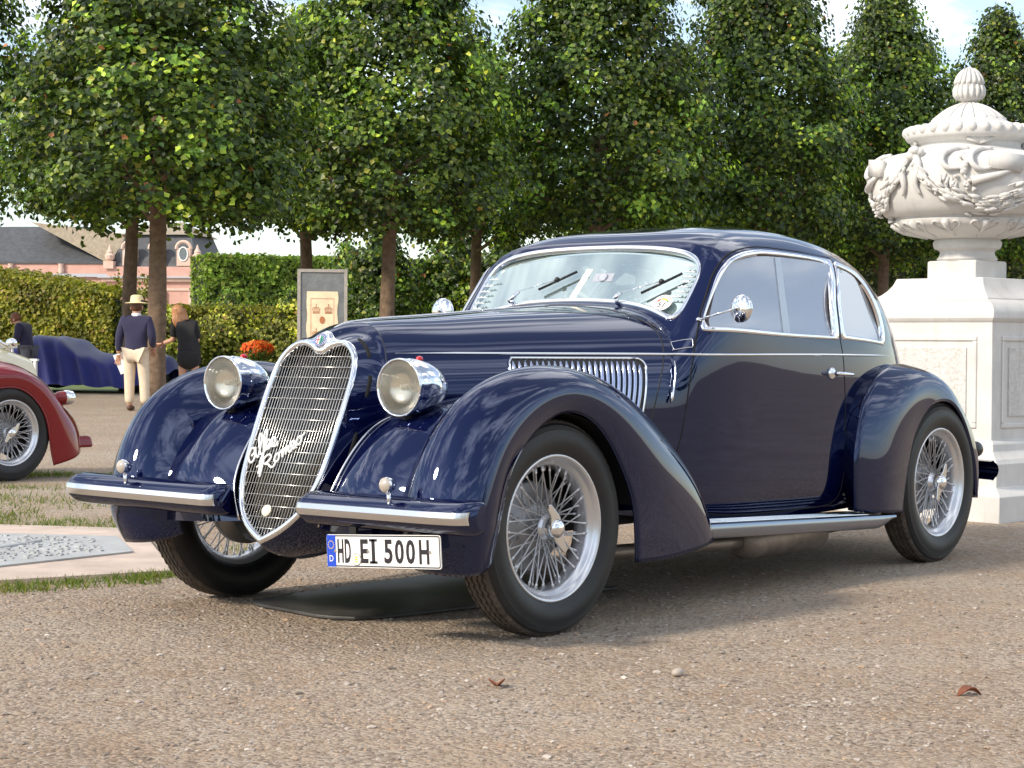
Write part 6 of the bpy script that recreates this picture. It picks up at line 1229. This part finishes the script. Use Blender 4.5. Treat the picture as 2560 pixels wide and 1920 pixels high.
bb_('attic', (-3.3, 4, 5.75), (6.5, 7.9, .68), M['pink']); bb_('wing_cornice', (-24, 4.6, 5.5), (35, 8.5, .22), M['lead']); bb_('wing_attic', (-24, 4.7, 5.95), (34.8, 7.9, .68), M['pink']); bb_('wing_gutter', (-24, 4.7, 6.38), (35, 8.1, .16), M['slate'])
for x in (-6.2, -4.4, -2.6, -.5): bb_('pilaster', (x, -.02, 2.2), (.55, .30, 4.4), M['pink_light'])
for x in (-5.3, -3.5, -1.55):
    w_ = bb_('window', (x, -.03, 2.0), (1.1, .12, 2.6), M['render']); pl_ = [(-.42, -1.2), (.42, -1.2), (.42, .55)] + [(.42 * math.cos(a), .55 + .42 * math.sin(a)) for a in np.radians(np.linspace(10, 170, 10))] + [(-.42, .55)]
    MB().prism(pl_, .06, Matrix.Translation((x, -.06, 2.0)) @ Matrix.Rotation(PI / 2, 4, 'X')).build('pane', M['pane'], w_, smooth=False)
    for k in (-.2, .2): MB().box((x + k, -.14, 2.0), (.04, .03, 2.3)).build('glazing_bar', M['white'], w_, smooth=False)
    for k in (-.6, 0, .55): MB().box((x, -.14, 2.0 + k), (.84, .028, .04)).build('glazing_bar', M['white'], w_, smooth=False)
    MB().tube([(x + .5 * math.cos(a), -.12, 2.55 + .5 * math.sin(a)) for a in np.radians(np.linspace(0, 180, 16))], .07, 6).build('arch_moulding', M['pink_light'], w_)
mr_ = MB(); mr_.add([(-6.4, .3, 6.05), (-.2, .3, 6.05), (-.2, 7.7, 6.05), (-6.4, 7.7, 6.05), (-5.6, 1.2, 8.3), (-1.0, 1.2, 8.3), (-1.0, 6.8, 8.3), (-5.6, 6.8, 8.3)], [(0, 1, 5, 4), (1, 2, 6, 5), (2, 3, 7, 6), (3, 0, 4, 7), (4, 5, 6, 7)]); mr_.build('mansard_roof', M['slate'], bld, smooth=False)
hr_ = MB(); hr_.add([(-5.9, .9, 8.32), (-.7, .9, 8.32), (-.7, 7.1, 8.32), (-5.9, 7.1, 8.32), (-4.3, 4, 9.35), (-2.4, 4, 9.35)], [(0, 1, 5, 4), (1, 2, 5), (2, 3, 4, 5), (3, 0, 4)]); hr_.build('hip_roof', M['tile'], bld, smooth=False)
th_ = MB(); th_.add([(-12.4, 1.2, 9.2), (-5.4, 1.2, 8.35), (-5.4, 7, 8.35), (-12.4, 7, 9.2), (-6.6, .6, 6.3), (-9.4, 3.4, 8.9)], [(0, 4, 1), (0, 1, 2, 3)]); th_.build('side_hip', M['tile'], bld, smooth=False)
wr = MB(); wr.add([(-41, .8, 6.45), (-6.6, .8, 6.45), (-6.6, 8.6, 6.45), (-41, 8.6, 6.45), (-41, 4.8, 9.1), (-9.6, 4.8, 9.1)], [(0, 1, 5, 4), (1, 2, 5), (2, 3, 4, 5), (3, 0, 4)]); wr.build('wing_roof', M['slate'], bld, smooth=False)
for x in (-5.0, -3.1, -1.2):
    d_ = MB(); d_.box((x, .35, 6.75), (.95, .5, 1.2)); d_.tube([(x + .5 * math.cos(a), .12, 7.3 + .5 * math.sin(a)) for a in np.radians(np.linspace(0, 180, 14))], .12, 6); do = d_.build('dormer', M['pink_light'], bld, smooth=False)
    MB().add([(x + .27 * math.cos(a), .07, 6.95 + .42 * math.sin(a)) for a in np.linspace(0, 2 * PI, 24, endpoint=False)], [tuple(range(24))]).build('oval_window', M['pane'], do, smooth=False)
    MB().tube([(x + .31 * math.cos(a), .07, 6.95 + .46 * math.sin(a)) for a in np.linspace(0, 2 * PI, 24, endpoint=False)], .05, 6, closed=True).build('oval_frame', M['white'], do)
MB().box((-22.4, 1.1, 6.95), (1.6, .8, .7)).build('lucarne', M['lead'], bld, smooth=False)
for x in (-6.4, -.25):
    st_ = MB().box((x, .2, 6.2), (.7, .7, .5)); st_.lathe([(.16, 6.45), (.3, 6.6), (.36, 6.85), (.22, 7.0), (.25, 7.1), (.12, 7.3), (.05, 7.55), (0, 7.6)], c=(x, .2, 0), n=10); st_.build('roof_vase', M['pink_light'], bld, smooth=False)
for k in range(8): MB().lathe([(.18, 5.65), (.22, 5.9), (.16, 6.1), (.22, 6.3)], c=(-10 - k * 3.6, .62, 0), n=8).build('attic_scroll', M['pink_light'], bld)
